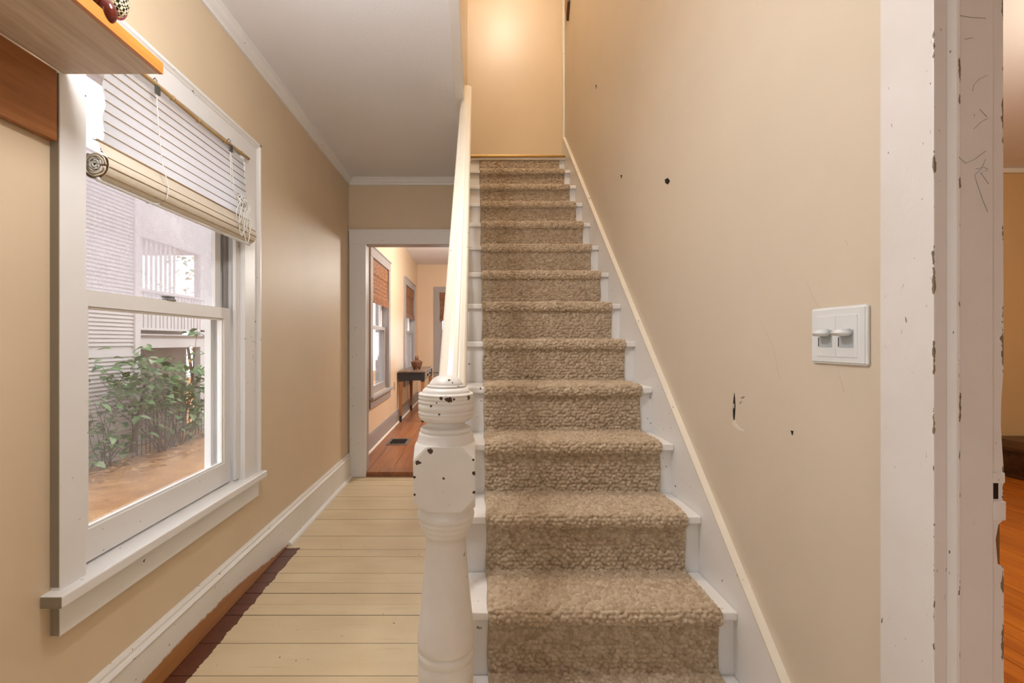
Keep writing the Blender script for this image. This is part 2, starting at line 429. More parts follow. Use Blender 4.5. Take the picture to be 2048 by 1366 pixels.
# back room planks run away from the viewer
f2 = tag(box('floor_back_room', XL, 2.2, YF+.05, 9.29, -.05, .012, SUBFLOOR), 'brown pine plank floor beyond the doorway', 'floor', kind='structure')
x = XL; seq = [.155, .21, .19, .24, .17, .22, .19, .21, .24, .18, .2, .23, .19, .21, .2, .22, .2, .22]
for w in seq:
    if x >= 2.2: break
    box('floor_plank', x+.002, min(x+w, 2.2)-.002, YF+.142, 9.29, .012, .040+random.uniform(-.001, .001), BROWN_FLOOR, f2, .002, 1)
    x += w
tag(box('trim_threshold', DOOR[0], DOOR[1], YF-.005, YF+.14, 0, .042, BROWN_FLOOR, None, .006), 'worn brown wooden threshold in the doorway', 'threshold', kind='structure')

# right-hand room
f3 = tag(box('floor_right_room', .87, 6.2, -1.6, 4.5, -.08, -.02, SUBFLOOR), 'orange pine board floor of the right room', 'floor', kind='structure')
x = .875
while x < 6.15:
    box('floor_board', x+.001, x+.084, -1.6, 4.5, -.02, random.uniform(-.001, 0), ORANGE_FLOOR, f3, .0015, 1); x += .085
tag(box('wall_right_room_far', .87, 6.2, 4.5, 4.6, -.1, 2.9, WALL_RM), 'ochre far wall of the right room', 'wall', kind='structure')
tag(box('wall_right_room_side', 6.2, 6.3, -1.7, 4.6, -.1, 2.9, WALL_RM), 'ochre side wall of the right room', 'wall', kind='structure')
tag(box('wall_right_room_near', .87, 6.3, -1.7, -1.6, -.1, 2.9, WALL_RM), 'ochre near wall of the right room', 'wall', kind='structure')
tag(box('ceiling_right_room', .87, 6.3, -1.7, 4.6, 2.79, 2.9, CEIL), 'white ceiling of the right room', 'ceiling', kind='structure')
tag(box('trim_right_room_crown', .87, 6.2, 4.47, 4.5, 2.745, 2.79, WHITE, None, .008), 'white crown moulding in the right room', 'moulding', kind='structure')
bb = tag(box('baseboard_right_room', .87, 6.2, 4.482, 4.5, 0, .22, WALL_RM), 'ochre baseboard in the right room', 'baseboard', kind='structure')
box('cap', .87, 6.2, 4.474, 4.5, .22, .25, CREAM2, bb, .006)

# crown mouldings
def crown_left(y0, y1, zc, name, label, mat):
    pts = [(XL, zc), (XL+.042, zc), (XL+.042, zc-.012), (XL+.034, zc-.018), (XL+.026, zc-.034), (XL+.014, zc-.046), (XL+.012, zc-.06), (XL, zc-.06)]
    return tag(prism(name, pts, 'y', y0, y1, mat), label, 'moulding', kind='structure')
crown_left(-1.7, YF, ZC, 'trim_1', 'white crown moulding along the left hall wall', WHITE)
pts = [(YF, ZC), (YF-.042, ZC), (YF-.042, ZC-.012), (YF-.034, ZC-.018), (YF-.026, ZC-.034), (YF-.014, ZC-.046), (YF-.012, ZC-.06), (YF, ZC-.06)]
tag(prism('trim_2', pts, 'x', XL+.01, -.1, WHITE), 'white crown moulding above the doorway', 'moulding', kind='structure')
tag(box('trim_3', -.115, -.064, 1.0, YF, ZC-.012, ZC+.03, WHITE, None, .004), 'white fascia board along the stairwell edge of ceiling', 'fascia', kind='structure')
tag(box('trim_4', XR-.022, XR, YF-.025, YF+.007, 2.75, 5.2, CREAM, None, .006), 'thin cream corner strip at the top of the stairs', 'moulding', kind='structure')

# left hall baseboard: board + cap, quarter-round shoe only along the far stretch
bl = tag(box('baseboard_left', XL, XL+.024, -1.7, YF, 0, .172, BASEBOARD, None, .002), 'tall white baseboard under the window with bare brown wood', 'baseboard', kind='structure')
prism('cap', [(XL, .172), (XL+.026, .172), (XL+.028, .180), (XL+.022, .187), (XL+.016, .191), (XL+.015, .199), (XL+.010, .206), (XL, .208)], 'y', -1.7, YF, BASEBOARD, bl)
prism('shoe_moulding', [(XL+.024, 0), (XL+.044, 0), (XL+.042, .008), (XL+.036, .015), (XL+.028, .019), (XL+.024, .02)], 'y', 2.80, YF, WHITE, bl)
b2 = tag(box('baseboard_back_room', XL, XL+.02, YF+.12, 9.29, .04, .20, GREY_TRIM, None, .002), 'grey baseboard under the back room windows', 'baseboard', kind='structure')
box('cap', XL, XL+.012, YF+.12, 9.29, .20, .22, GREY_TRIM, b2, .003)
prism('shoe_moulding', [(XL+.02, .04), (XL+.036, .04), (XL+.034, .05), (XL+.02, .058)], 'y', YF+.14, 9.29, CREAM2, b2)
b3 = tag(box('baseboard_back_room_far', XL, 2.2, 9.27, 9.29, .04, .2, GREY_TRIM, None, .002), 'grey baseboard on the far back room wall', 'baseboard', kind='structure')

# doorway casing (far wall)
d1 = tag(empty('door_1', (-.56, YF, 0)), 'white cased doorway into the brown floored room', 'doorway', kind='structure')
box('casing', XL+.012, DOOR[0]+.012, YF-.022, YF, 0, DOOR[3]+.008, WHITE, d1, .003)
box('casing', DOOR[1]-.012, -.08, YF-.022, YF, 0, DOOR[3]+.008, WHITE, d1, .003)
box('head_casing', XL+.008, -.08, YF-.024, YF, DOOR[3]-.004, DOOR[3]+.112, WHITE, d1, .003)
box('cap', XL+.004, -.08, YF-.03, YF, DOOR[3]+.108, DOOR[3]+.122, WHITE, d1, .003)
box('jamb', DOOR[0]-.002, DOOR[0]+.006, YF, YF+.12, .04, DOOR[3], GREY_TRIM, d1)
box('jamb', DOOR[1]-.006, DOOR[1]+.002, YF, YF+.12, .04, DOOR[3], GREY_TRIM, d1)
box('head_jamb', DOOR[0], DOOR[1], YF, YF+.12, DOOR[3]-.006, DOOR[3]+.002, GREY_TRIM, d1)

d3 = tag(empty('door_added_fill', (-.17, -1.75, 0)), 'unseen half glazed front door added for frontal daylight', 'door', kind='structure')  # unseen door added behind the camera; its glazing lets in soft fill daylight
dl = panel('door_leaf', 'y', -1.78, -1.735, -.615, .275, .005, 2.075, [(-.50, .16, .92, 1.96)], WHITE, d3)
box('pane', -.51, .17, -1.76, -1.756, .91, 1.97, GLASS, dl)
lathe('knob', [(.001, 1.0), (.02, 1.004), (.028, 1.02), (.02, 1.04), (.001, 1.045)], .22, -1.70, BRASS, dl, 16)
for xx in (-.72, .28): box('casing', xx, xx+.10, -1.70, -1.678, 0, 2.08, WHITE, d3, .003)
box('head_casing', -.74, .40, -1.70, -1.676, 2.08, 2.19, WHITE, d3, .003)
# right doorway: casing, bead, jamb, far casing with its broken strike pocket
def mat_worn_edge():
    t = NT('chipped_white_paint'); p = t.pos(); x, y, z = t.xyz(p)
    a = t.mix(t.step(t.noise(p, 2.5, 4, .6), .5, .2), lin((232, 229, 227)), lin((220, 214, 208)))
    nz = t.noise(t.scale(p, (1, 1, .55)), 34, 4, .65); big = t.noise(t.scale(p, (0, 0, 1)), 3.2, 2, .5)
    lowz = t.math('MULTIPLY', t.math('SUBTRACT', 1.5, z), .028)
    def edge(ax, at, wid):
        d = t.math('ABSOLUTE', t.math('SUBTRACT', ax, at))
        s = t.math('ADD', t.math('SUBTRACT', nz, .525), t.math('MULTIPLY', t.math('SUBTRACT', big, .5), .22))
        s = t.math('ADD', s, lowz)
        return t.math('GREATER_THAN', t.math('SUBTRACT', s, t.math('MULTIPLY', d, wid)), 0)
    m = edge(t.math('ADD', x, t.math('ABSOLUTE', t.math('SUBTRACT', y, .804))), .763, 42); m = t.math('MAXIMUM', m, edge(x, .799, 40)); m = t.math('MAXIMUM', m, edge(x, .8745, 40))
    near = t.math('LESS_THAN', y, .816)
    m = t.math('MULTIPLY', m, near)
    a = t.mix(m, a, t.mix(t.noise(p, 70, 2, .5), lin((96, 84, 72)), lin((150, 134, 112))))
    sc = t.math('MULTIPLY', t.step(t.noise(t.scale(p, (3, 3, 1)), 48, 2, .5), .73, .01), t.step(t.noise(p, 6, 2, .5), .5, .05))
    a = t.mix(sc, a, lin((120, 104, 90)))
    t.bump(t.math('SUBTRACT', t.noise(p, 60, 4, .6), t.math('MULTIPLY', m, .8)), .35, .0015)
    return t.base(a, .42, .4)
WORN = mat_worn_edge()
d2 = tag(empty('door_2', (.80, .80, 0)), 'chipped white casing and jamb of the right doorway', 'doorway', kind='structure')
box('casing', .763, XR, .804, .911, 0, 2.2, WORN, d2, .002)
box('head_casing', .763, XR, -.25, .911, 2.2, 2.31, WORN, d2, .002)
pts = [(.777, .815), (.777, .806), (.782, .8065), (.786, .8055), (.790, .802), (.794, .797), (.798, .796), (.799, .815)]
prism('bead', pts, 'z', 0, 2.12, WORN, d2)
box('jamb', .799, .856, .798, .815, 0, 2.12, WORN, d2, .0015)
bm = bmesh.new()
def zz(py, d=.80): return EYE-(py-683)*d/967
notch = [(.876, 0), (.876, zz(1135)), (.866, zz(1128)), (.8625, zz(1080)), (.867, zz(1050)), (.874, zz(1042)), (.8745, zz(1003)), (.876, zz(940)), (.8735, zz(900)), (.871, zz(850)), (.872, zz(800)), (.8755, zz(740)), (.875, 1.6), (.8745, 2.12)]
rows = []
for (xx, zv) in notch:
    rows.append([bm.verts.new(c) for c in ((.856, .801, zv), (xx, .801, zv), (xx, .812, zv), (.856, .812, zv))])
for A, B in zip(rows, rows[1:]):
    for k in range(4): bm.faces.new((A[k], A[(k+1) % 4], B[(k+1) % 4], B[k]))
bm.faces.new(rows[0]); bm.faces.new(rows[-1])
from_bm('edge_board', bm, WORN, d2)
box('split_wood', .857, .8745, .806, .8118, zz(1140), zz(1035), mat_wood('raw_split_wood', (150, 104, 60), (96, 60, 30), (1, 1, .1), 30, .7), d2)
box('strike_pocket', .857, .8662, .8002, .804, zz(998), zz(966), DARK, d2)
box('paint_lip', .856, .8755, .798, .803, zz(966), zz(945), WORN, d2, .0015)
box('paint_lip', .856, .8765, .7975, .803, zz(1040), zz(1002), WORN, d2, .0015)
PENCIL = mat_plain('pencil_grey', (150, 146, 144), .8)
def pencil(pxs):
    tube('pencil_mark', [((px-950)*.797/967, .7975, EYE-(py-683)*.797/967) for px, py in pxs], .00035, PENCIL, d2, 4)
pencil([(1916, 312), (1922, 318), (1932, 326), (1950, 318), (1972, 302)]); pencil([(1972, 318), (1964, 336), (1950, 350), (1954, 364), (1966, 400), (1976, 424)])
pencil([(1976, 150), (1958, 158), (1948, 170), (1946, 182)]); pencil([(1976, 236), (1962, 244), (1948, 258)]); pencil([(1952, 338), (1968, 334), (1976, 338)])
pencil([(1916, 30), (1940, 34), (1972, 36)]); pencil([(1930, 78), (1946, 75)]); pencil([(1976, 340), (1962, 345), (1978, 368)]); pencil([(1960, 218), (1974, 233)])

# marks on the stair wall
def wall_pt(px, py, x=XR):
    d = x*967/(px-950); return d, EYE-(py-683)*d/967
def blob(name, pxs, mat, depth=.0012):
    pts = [wall_pt(*q) for q in pxs]
    prism(name, pts, 'x', XR-depth, XR+.001, mat, wr)
blob('nail_hole', [(1330, 359), (1336, 356), (1340, 362), (1336, 369), (1331, 366)], DARK)
blob('nail_hole', [(1582, 861), (1587, 862), (1585, 871)], DARK)
blob('nail_hole', [(1241, 350), (1244, 350), (1243, 357)], DARK)
blob('nail_hole', [(1191, 170), (1193, 170), (1193, 178)], DARK)
blob('torn_plaster', [(1469, 786), (1470, 796), (1471, 812), (1470, 830), (1469, 842), (1467, 836), (1466.5, 824), (1467, 806), (1468, 794)], DARK)
blob('torn_paint', [(1466, 842), (1470, 840), (1473, 848), (1480, 855), (1487, 860), (1488, 863), (1478, 861), (1470, 854), (1464, 849)], PLASTER)
blob('torn_paint', [(1468, 808), (1469.5, 807), (1469.5, 815), (1468.3, 817)], PLASTER, .002)
blob('scratch', [(1481, 796), (1486, 793), (1490, 793), (1486, 797)], GREY_OLD); blob('scratch', [(1479, 804), (1481, 808), (1484, 802), (1481, 806)], GREY_OLD)
CRACK = mat_plain('hairline_crack', (190, 170, 142), .8)
def crack(pxs):
    tube('hairline_crack', [(XR, *wall_pt(*q)) for q in pxs], .00032, CRACK, wr, 4)
crack([(1612, 562), (1620, 580), (1626, 594), (1634, 608), (1641, 616)]); crack([(1675, 742), (1681, 758), (1688, 784)])
crack([(1226, 420), (1222, 455), (1231, 500), (1226, 540)]); crack([(1690, 480), (1696, 492)]); crack([(1520, 640), (1545, 690), (1560, 760)])

# ------------------------------------------------------------------ staircase
st = tag(empty('staircase', (.35, 2.6, 0)), 'steep white painted wooden staircase climbing beside the wall', 'staircase')
XT0, XT1 = -.098, .765
for i in range(1, NSTEP+1):
    z = RISE*i; d = nose(i)
    xl = XT0 if d < 3.0 else -.066
    if i < NSTEP:
        box('tread', xl, XT1, d, d+RUN+.022, z-.026, z, WHITE_OLD, st, .006, 3)
    box('riser', xl+.02 if d < 3.0 else xl, XT1, d+.024, d+.040, z-RISE+(.0 if i == 1 else -.004), z-.024, WHITE_OLD, st)
box('landing', -.066, XR, nose(14)+.0, YF+.007, RISE*14-.03, RISE*14-.006, CREAM, st)
box('landing_edging', -.066, XR-.002, nose(14)-.012, nose(14)+.03, RISE*14-.012, RISE*14+.006, BRASS, st, .004)
# open stringer closing the hall side
saw = [(nose(1)+.04, 0)]
for i in range(1, 15):
    saw += [(nose(i)+.04, RISE*i-.027), (nose(i+1)+.04, RISE*i-.027)] if i < 14 else [(nose(i)+.04, RISE*i-.03)]
saw += [(YF, RISE*14-.03), (YF, 0)]
prism('stringer', saw, 'x', -.085, -.066, WHITE, st)
def nl(d): return .394+.875*(d-D2)
sk = [(.93, max(nl(.93)+.112, 0)), (YF, nl(YF)+.112), (YF, nl(YF)-.30), (1.32, 0), (.93, 0)]
prism('skirt_board', sk, 'x', XT1, XR, WHITE_OLD, st)
tv = Vector((0, 1, .875)).normalized()
prism('skirt_cap', [(.93, nl(.93)+.107), (YF-.03, nl(YF-.03)+.107), (YF-.03, nl(YF-.03)+.118), (.93, nl(.93)+.118)], 'x', XT1-.003, XR, CREAM2, st)

# ------------------------------------------------------------------ stair runner: one carpet of nubby loops
def build_runner():
    off = .011
    path = []
    for i in range(1, NSTEP+1):
        z0, z1, d = RISE*(i-1), RISE*i, nose(i)
        rf = d+.024-off
        path += [(rf, z0+(off if i > 1 else 0)), (rf, z1-.040)]
        if i < NSTEP:
            path += [(d-off*.8, z1-.034), (d-off-.002, z1-.012), (d-off*.2, z1+off-.001), (nose(i+1)+.024-off, z1+off)]
        else:
            path[-1] = (rf, z1-.014)
    P = np.array(path); seg = np.hypot(*np.diff(P, axis=0).T); s = np.concatenate([[0], np.cumsum(seg)])
    step = .0029
    n = int(s[-1]/step); t = np.linspace(0, s[-1], n)
    Y = np.interp(t, s, P[:, 0]); Z = np.interp(t, s, P[:, 1])
    k = 7; ker = np.ones(k)/k
    pad = lambda a: np.convolve(np.pad(a, k//2, mode='edge'), ker, 'valid')
    Y, Z = pad(Y), pad(Z)
    ty, tz = np.gradient(Y), np.gradient(Z); L = np.hypot(ty, tz)+1e-9; ny, nz = -tz/L, ty/L
    x0, x1 = .037, .720; m = int((x1-x0)/step); X = np.linspace(x0, x1, m)
    U, V = np.meshgrid(X, t)
    a, b = .0150, .0134
    best = np.full(U.shape, 9.0); tone = np.zeros(U.shape); r0 = np.floor(V/b).astype(int)
    nr, nc = int(t[-1]/b)+6, int((x1)/a)+8
    jx = rng.uniform(-.3, .3, (nr, nc))*a; jy = rng.uniform(-.32, .32, (nr, nc))*b; tn = rng.uniform(0, 1, (nr, nc)); hr = rng.uniform(.8, 1.1, (nr, nc))
    hgt = np.zeros(U.shape)
    for dr in (-1, 0, 1):
        r = np.clip(r0+dr, 0, nr-1); sh = (r % 2)*.5*a
        c0 = np.floor((U-sh)/a).astype(int)
        for dc in (-1, 0, 1):
            c = np.clip(c0+dc, 0, nc-1)
            du = (U-(c*a+a/2+sh+jx[r, c]))/(a*.56); dv = (V-(r*b+b/2+jy[r, c]))/(b*.57)
            dd = np.hypot(du, dv)
            w = dd < best
            best = np.where(w, dd, best); tone = np.where(w, tn[r, c], tone); hgt = np.where(w, hr[r, c], hgt)
    h = np.sqrt(np.clip(1-best**2, 0, 1))*.0088*hgt - .0048
    h += rng.normal(0, .00025, h.shape)
    edge = np.minimum((U-x0), (x1-U)); h = h*np.clip(edge/.006, 0, 1) - .009*np.clip(1-edge/.005, 0, 1)
    wav = .0018*np.sin(V*31+1)*np.ones_like(U)
    Xw = U + wav*np.clip(1-edge/.06, 0, 1)
    co = np.stack([Xw, Y[:, None]+ny[:, None]*h, Z[:, None]+nz[:, None]*h], -1).reshape(-1, 3).astype(np.float32)
    loc = np.array([.38, 2.6, 0], np.float32); co -= loc
    idx = np.arange(n*m).reshape(n, m)
    q = np.stack([idx[:-1, :-1], idx[:-1, 1:], idx[1:, 1:], idx[1:, :-1]], -1).reshape(-1, 4).astype(np.int32)
    me = bpy.data.meshes.new('stair_runner')
    me.vertices.add(n*m); me.vertices.foreach_set('co', co.ravel())
    me.loops.add(q.size); me.loops.foreach_set('vertex_index', q.ravel())
    me.polygons.add(len(q)); me.polygons.foreach_set('loop_start', np.arange(0, q.size, 4, dtype=np.int32)); me.polygons.foreach_set('loop_total', np.full(len(q), 4, np.int32))
    me.polygons.foreach_set('use_smooth', np.ones(len(q), bool))
    me.update(calc_edges=True)
    at = me.attributes.new('tone', 'FLOAT', 'POINT'); at.data.foreach_set('value', tone.ravel().astype(np.float32))
    me.materials.append(CARPET)
    o = bpy.data.objects.new('stair_runner', me); o.location = loc
    return tag(link(o), 'nubby tan wool runner carpet covering the white stairs', 'carpet')
build_runner()

# ------------------------------------------------------------------ newel post
NX, NY, NW = -.066, 1.100, .0665
def mat_newel():
    t = NT('newel_chipped_white'); p = t.pos()
    a = t.mix(t.step(t.noise(p, 5, 4, .6), .5, .2), lin((234, 231, 226)), lin((222, 217, 210)))
    sp = t.math('MULTIPLY', t.step(t.noise(p, 70, 2, .5), .735, .01), t.step(t.noise(p, 7, 2, .5), .52, .05))
    a = t.mix(sp, a, lin((120, 104, 88)))
    F = NY-NW
    pts = []
    def f(px, py, r, d=F): pts.append(((px-950)*d/967, d, EYE-(py-683)*d/967, r))
    f(860, 902, .0055); f(836, 925, .0055); f(829, 955, .003); f(887, 957, .0024); f(829, 990, .003); f(829, 1012, .003); f(947, 920, .003); f(948, 946, .004); f(948, 985, .004); f(935, 1019, .0035); f(905, 1030, .003)
    c = NY-.0615
    f(900, 800, .006, c); f(893, 799, .004, c); f(908, 799, .004, c); f(940, 795, .006, NY-.035); f(882, 797, .0035, c); f(873, 805, .0025, c); f(862, 813, .0028, NY-.055); f(878, 829, .0022, c); f(932, 822, .0018, NY-.05)
    f(898, 760, .003, NY-.03); f(906, 764, .0028, NY-.033); f(915, 773, .0025, NY-.03)
    a = chips(t, a, pts, (72, 48, 36))
    t.bump(t.noise(p, 60, 4, .6), .15, .0015)
    return t.base(a, .36, .5)
NEWEL = mat_newel()
nw = tag(empty('newel_post', (NX, NY, 0)), 'chipped white turned newel post at the foot of the stairs', 'newel post')
lathe('cap', smooth_prof([(.0005, 1.1065), (.016, 1.1045), (.028, 1.0985), (.036, 1.090), (.0385, 1.0835)], 5)+[(.0425, 1.0832), (.0435, 1.0815), (.0425, 1.0795), (.041, 1.079)]+smooth_prof([(.0415, 1.0788), (.0475, 1.077), (.0525, 1.0725), (.0545, 1.0668)], 4)+[(.056, 1.0662), (.056, 1.05)], NX, NY, NEWEL, nw, 64)
dr = [(.050, 1.0664), (.0600, 1.0662), (.0622, 1.0645), (.0628, 1.0615)]
for (za, zb_) in ((1.0600, 1.0530), (1.0505, 1.0445), (1.0418, 1.0280), (1.0252, 1.0190)):
    dr += [(.0612, za+.0006), (.0624, za-.0008), (.0629, (za+zb_)/2), (.0624, zb_+.0008), (.0612, zb_-.0006)]
dr += [(.0620, 1.0175), (.0612, 1.0125), (.0575, 1.0070), (.052, 1.0035), (.046, 1.0025), (.040, 1.0024)]
lathe('drum', dr, NX, NY, NEWEL, nw, 64)
lathe('neck', [(.038, 1.004)]+smooth_prof([(.0450, 1.0030), (.0432, .9985), (.0440, .9935), (.0475, .9905)], 4)+[(.0510, .9898), (.0535, .9893)]+smooth_prof([(.0560, .988), (.0582, .9845), (.0578, .981), (.0565, .9788)], 4)+[(.0568, .9778), (.0600, .9768)]+smooth_prof([(.0612, .974), (.0628, .966), (.0650, .957), (.0662, .948)], 4)+[(.0662, .93)], NX, NY, NEWEL, nw, 64)
bm = bmesh.new(); bm_box(bm, NX-NW, NX+NW, NY-NW, NY+NW, .816, .9565)
bmesh.ops.bevel(bm, geom=[v for v in bm.verts], offset=.030, segments=1, affect='VERTICES')
bmesh.ops.bevel(bm, geom=list(bm.edges), offset=.0016, segments=2, affect='EDGES')
from_bm('block', bm, NEWEL, nw)
lathe('shaft', [(.060, .835), (.0635, .825)]+smooth_prof([(.0625, .818), (.0605, .810), (.0615, .803), (.0645, .795), (.0640, .787)], 4)+[(.0600, .782)]+smooth_prof([(.0605, .780), (.0606, .775), (.0575, .770)], 3)+smooth_prof([(.0578, .768), (.0568, .762), (.053, .757)], 3)+smooth_prof([(.0532, .755), (.0518, .749), (.0480, .744)], 3)+[(.0460, .742), (.0450, .735)]+smooth_prof([(.0450, .733), (.0482, .69), (.0540, .62), (.0600, .56), (.0640, .520), (.0648, .505), (.0635, .496)], 5)+[(.0605, .4945), (.0605, .491)]+smooth_prof([(.0628, .489), (.0648, .481), (.0632, .472), (.0605, .470)], 4)+smooth_prof([(.0605, .468), (.0635, .458), (.0645, .440), (.062, .415)], 4)+[(.06, .36)], NX, NY, NEWEL, nw, 64)
box('base_block', NX-NW, NX+NW, NY-NW, NY+NW, 0, .375, NEWEL, nw, .004)

# ------------------------------------------------------------------ handrail with balusters
hr = tag(empty('handrail', (-.0525, 1.17, 1.1)), 'cream painted handrail rising from the newel post', 'handrail')
def rail():
    hw = .0325; y0, y1 = 1.108, 3.10
    sec = [(-hw+.008, -.058), (-hw+.006, -.036), (-hw, -.026), (-hw, -.008), (-hw+.003, -.002), (-hw+.008, .001), (-.012, .0065), (0, .0085), (.010, .0072), (.013, .0050), (.016, .0052), (.022, .0028), (hw-.006, .001), (hw-.002, -.004), (hw, -.010), (hw, -.026), (hw-.006, -.036), (hw-.008, -.058)]
    bm = bmesh.new(); rings = []
    for q in np.linspace(0, 1, 24):
        yy = y0+(y1-y0)*q
        zc = .115+.875*yy
        if q > .985: zc -= .01
        rings.append([bm.verts.new((-.0525+a, yy, zc+b)) for a, b in sec])
    n = len(sec)
    for A, B in zip(rings, rings[1:]):
        for k in range(n): bm.faces.new((A[k], A[(k+1) % n], B[(k+1) % n], B[k]))
    bm.faces.new(rings[0]); bm.faces.new(rings[-1])
    return from_bm('rail', bm, CREAM, hr)
rail()
for i in range(1, 9):
    d = nose(i)+.11; zt = .115+.875*d-.05
    z0 = RISE*i
    bm = bmesh.new(); w = .014
    vv = []
    for (zz_, ww) in ((z0, w), (z0+.16, w), (z0+.19, .009), (z0+.40, .013), (zt-.13, .009), (zt-.10, w), (zt, w)):
        vv.append([bm.verts.new((-.0525+sx*ww, d+sy*ww, zz_+(.875*sy*ww if zz_ == zt else 0))) for sx, sy in ((-1, -1), (1, -1), (1, 1), (-1, 1))])
    for A, B in zip(vv, vv[1:]):
        for k in range(4): bm.faces.new((A[k], A[(k+1) % 4], B[(k+1) % 4], B[k]))
    bm.faces.new(vv[0]); bm.faces.new(vv[-1])
    from_bm('baluster', bm, WHITE, hr)

# ------------------------------------------------------------------ hall window
def hall_window():
    w = tag(empty('window_1', (XL, 1.84, .53)), 'white double hung window with wide casing in the left wall', 'window', kind='structure')
    y0, y1, z0, z1 = W1
    XC = -1.08                                     # casing face
    box('casing', XL, XC, 1.258, y0+.0, z0, 2.06, WHITE, w, .002)
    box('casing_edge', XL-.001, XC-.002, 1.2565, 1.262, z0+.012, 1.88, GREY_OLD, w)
    box('casing', XL, XC, y1, 2.40, z0, 2.06, WHITE, w, .002)
    box('head_casing', XL, XC, 1.258, 2.40, 2.06, 2.15, WHITE, w, .002)
    prism('back_band', [(XL, 2.16), (XC+.012, 2.16), (XC+.012, 2.150), (XC+.006, 2.144), (XC+.002, 2.136), (XL, 2.136)], 'y', 1.245, 2.417, WHITE, w)
    prism('back_band', [(XL, 2.417), (XC+.012, 2.417), (XC+.012, 2.407), (XC+.006, 2.401), (XC+.002, 2.393), (XL, 2.393)], 'z', z0, 2.16, WHITE, w)
    # stool and apron
    box('stool', XL-.05, XC+.032, 1.228, 2.44, z0-.028, z0+.004, WHITE, w, .006, 3)
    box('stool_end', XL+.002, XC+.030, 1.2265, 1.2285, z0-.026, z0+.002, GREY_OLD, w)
    box('apron', XL, XC, 1.258, 2.417, .413, z0-.028, WHITE, w, .003)
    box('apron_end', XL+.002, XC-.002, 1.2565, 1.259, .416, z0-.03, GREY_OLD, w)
    # jambs
    box('jamb', XL-.15, XL, y1-.002, y1+.02, z0, z1, WHITE, w); box('jamb', XL-.15, XL, y0-.02, y0+.002, z0, z1, WHITE, w)
    box('head_jamb', XL-.15, XL, y0, y1, z1-.002, z1+.02, WHITE, w)
    for (ya, yb) in ((y1-.032, y1-.001), (y0+.001, y0+.032)):
        box('stop', XL-.018, XL-.002, ya, yb, z0+.01, z1, WHITE, w, .003)
    box('parting_bead', XL-.062, XL-.052, y1-.03, y1-.001, z0+.01, z1, GREY_TRIM, w); box('parting_bead', XL-.062, XL-.052, y0+.001, y0+.03, z0+.01, z1, GREY_TRIM, w)
    panel('storm_frame', 'x', XL-.128, XL-.100, y0+.002, y1-.002, z0, z1, [(y0+.055, y1-.066, z0+.07, z1-.05)], WHITE, w)
    box('outer_sill', XL-.20, XL-.04, y0-.03, y1+.03, z0-.03, z0+.006, WHITE, w)
    ya, yb = y0+.012, y1-.05
    s1 = panel('lower_sash', 'x', XL-.052, XL-.02, ya, yb, z0+.012, 1.333, [(ya+.05, yb-.05, .635, 1.285)], WHITE, w)
    box('pane', XL-.040, XL-.037, ya+.045, yb-.045, .63, 1.29, GLASS, s1)
    for (p, q, r_, s_) in ((ya+.05, yb-.05, 1.276, 1.285), (ya+.05, yb-.05, .635, .643)):
        box('glazing_stop', XL-.036, XL-.026, p, q, r_, s_, WHITE, s1, .002)
    for p in (ya+.05, yb-.06):
        box('glazing_stop', XL-.036, XL-.026, p, p+.01, .643, 1.276, WHITE, s1, .002)
    lk = box('sash_lock', XL-.040, XL-.016, 1.765, 1.815, 1.333, 1.340, STEEL, s1, .002)
    tube('sash_lock_lever', [(XL-.028, 1.752, 1.345), (XL-.026, 1.78, 1.346), (XL-.020, 1.808, 1.346)], .0045, STEEL, s1)
    s2 = panel('upper_sash', 'x', XL-.096, XL-.064, ya, yb, 1.30, z1, [(ya+.045, yb-.045, 1.335, z1-.05)], WHITE, w)
    box('pane', XL-.083, XL-.080, ya+.04, yb-.04, 1.33, z1-.045, GLASS_FOG, s2)
hall_window()

def added_fill_window():  # unseen window added beside the viewer to bring daylight from the left
    y0, y1, z0, z1 = W_FILL
    w = tag(empty('window_5', (XL, (y0+y1)/2, z0)), 'unseen double hung window added for side daylight', 'window', kind='structure')
    box('casing', XL, XL+.025, y0-.12, y0, z0, z1, WHITE, w, .002); box('casing', XL, XL+.025, y1, y1+.12, z0, z1, WHITE, w, .002)
    box('head_casing', XL, XL+.025, y0-.12, y1+.12, z1, z1+.09, WHITE, w, .002)
    box('stool', XL-.05, XL+.05, y0-.15, y1+.15, z0-.028, z0+.004, WHITE, w, .006); box('apron', XL, XL+.025, y0-.12, y1+.12, z0-.12, z0-.028, WHITE, w, .003)
    s1 = panel('lower_sash', 'x', XL-.052, XL-.02, y0, y1, z0+.004, 1.333, [(y0+.05, y1-.05, .635, 1.285)], WHITE, w)
    box('pane', XL-.040, XL-.037, y0+.045, y1-.045, .63, 1.29, GLASS, s1)
    s2 = panel('upper_sash', 'x', XL-.096, XL-.064, y0, y1, 1.30, z1, [(y0+.045, y1-.045, 1.335, z1-.05)], WHITE, w)
    box('pane', XL-.083, XL-.080, y0+.04, y1-.04, 1.33, z1-.045, GLASS, s2)
added_fill_window()

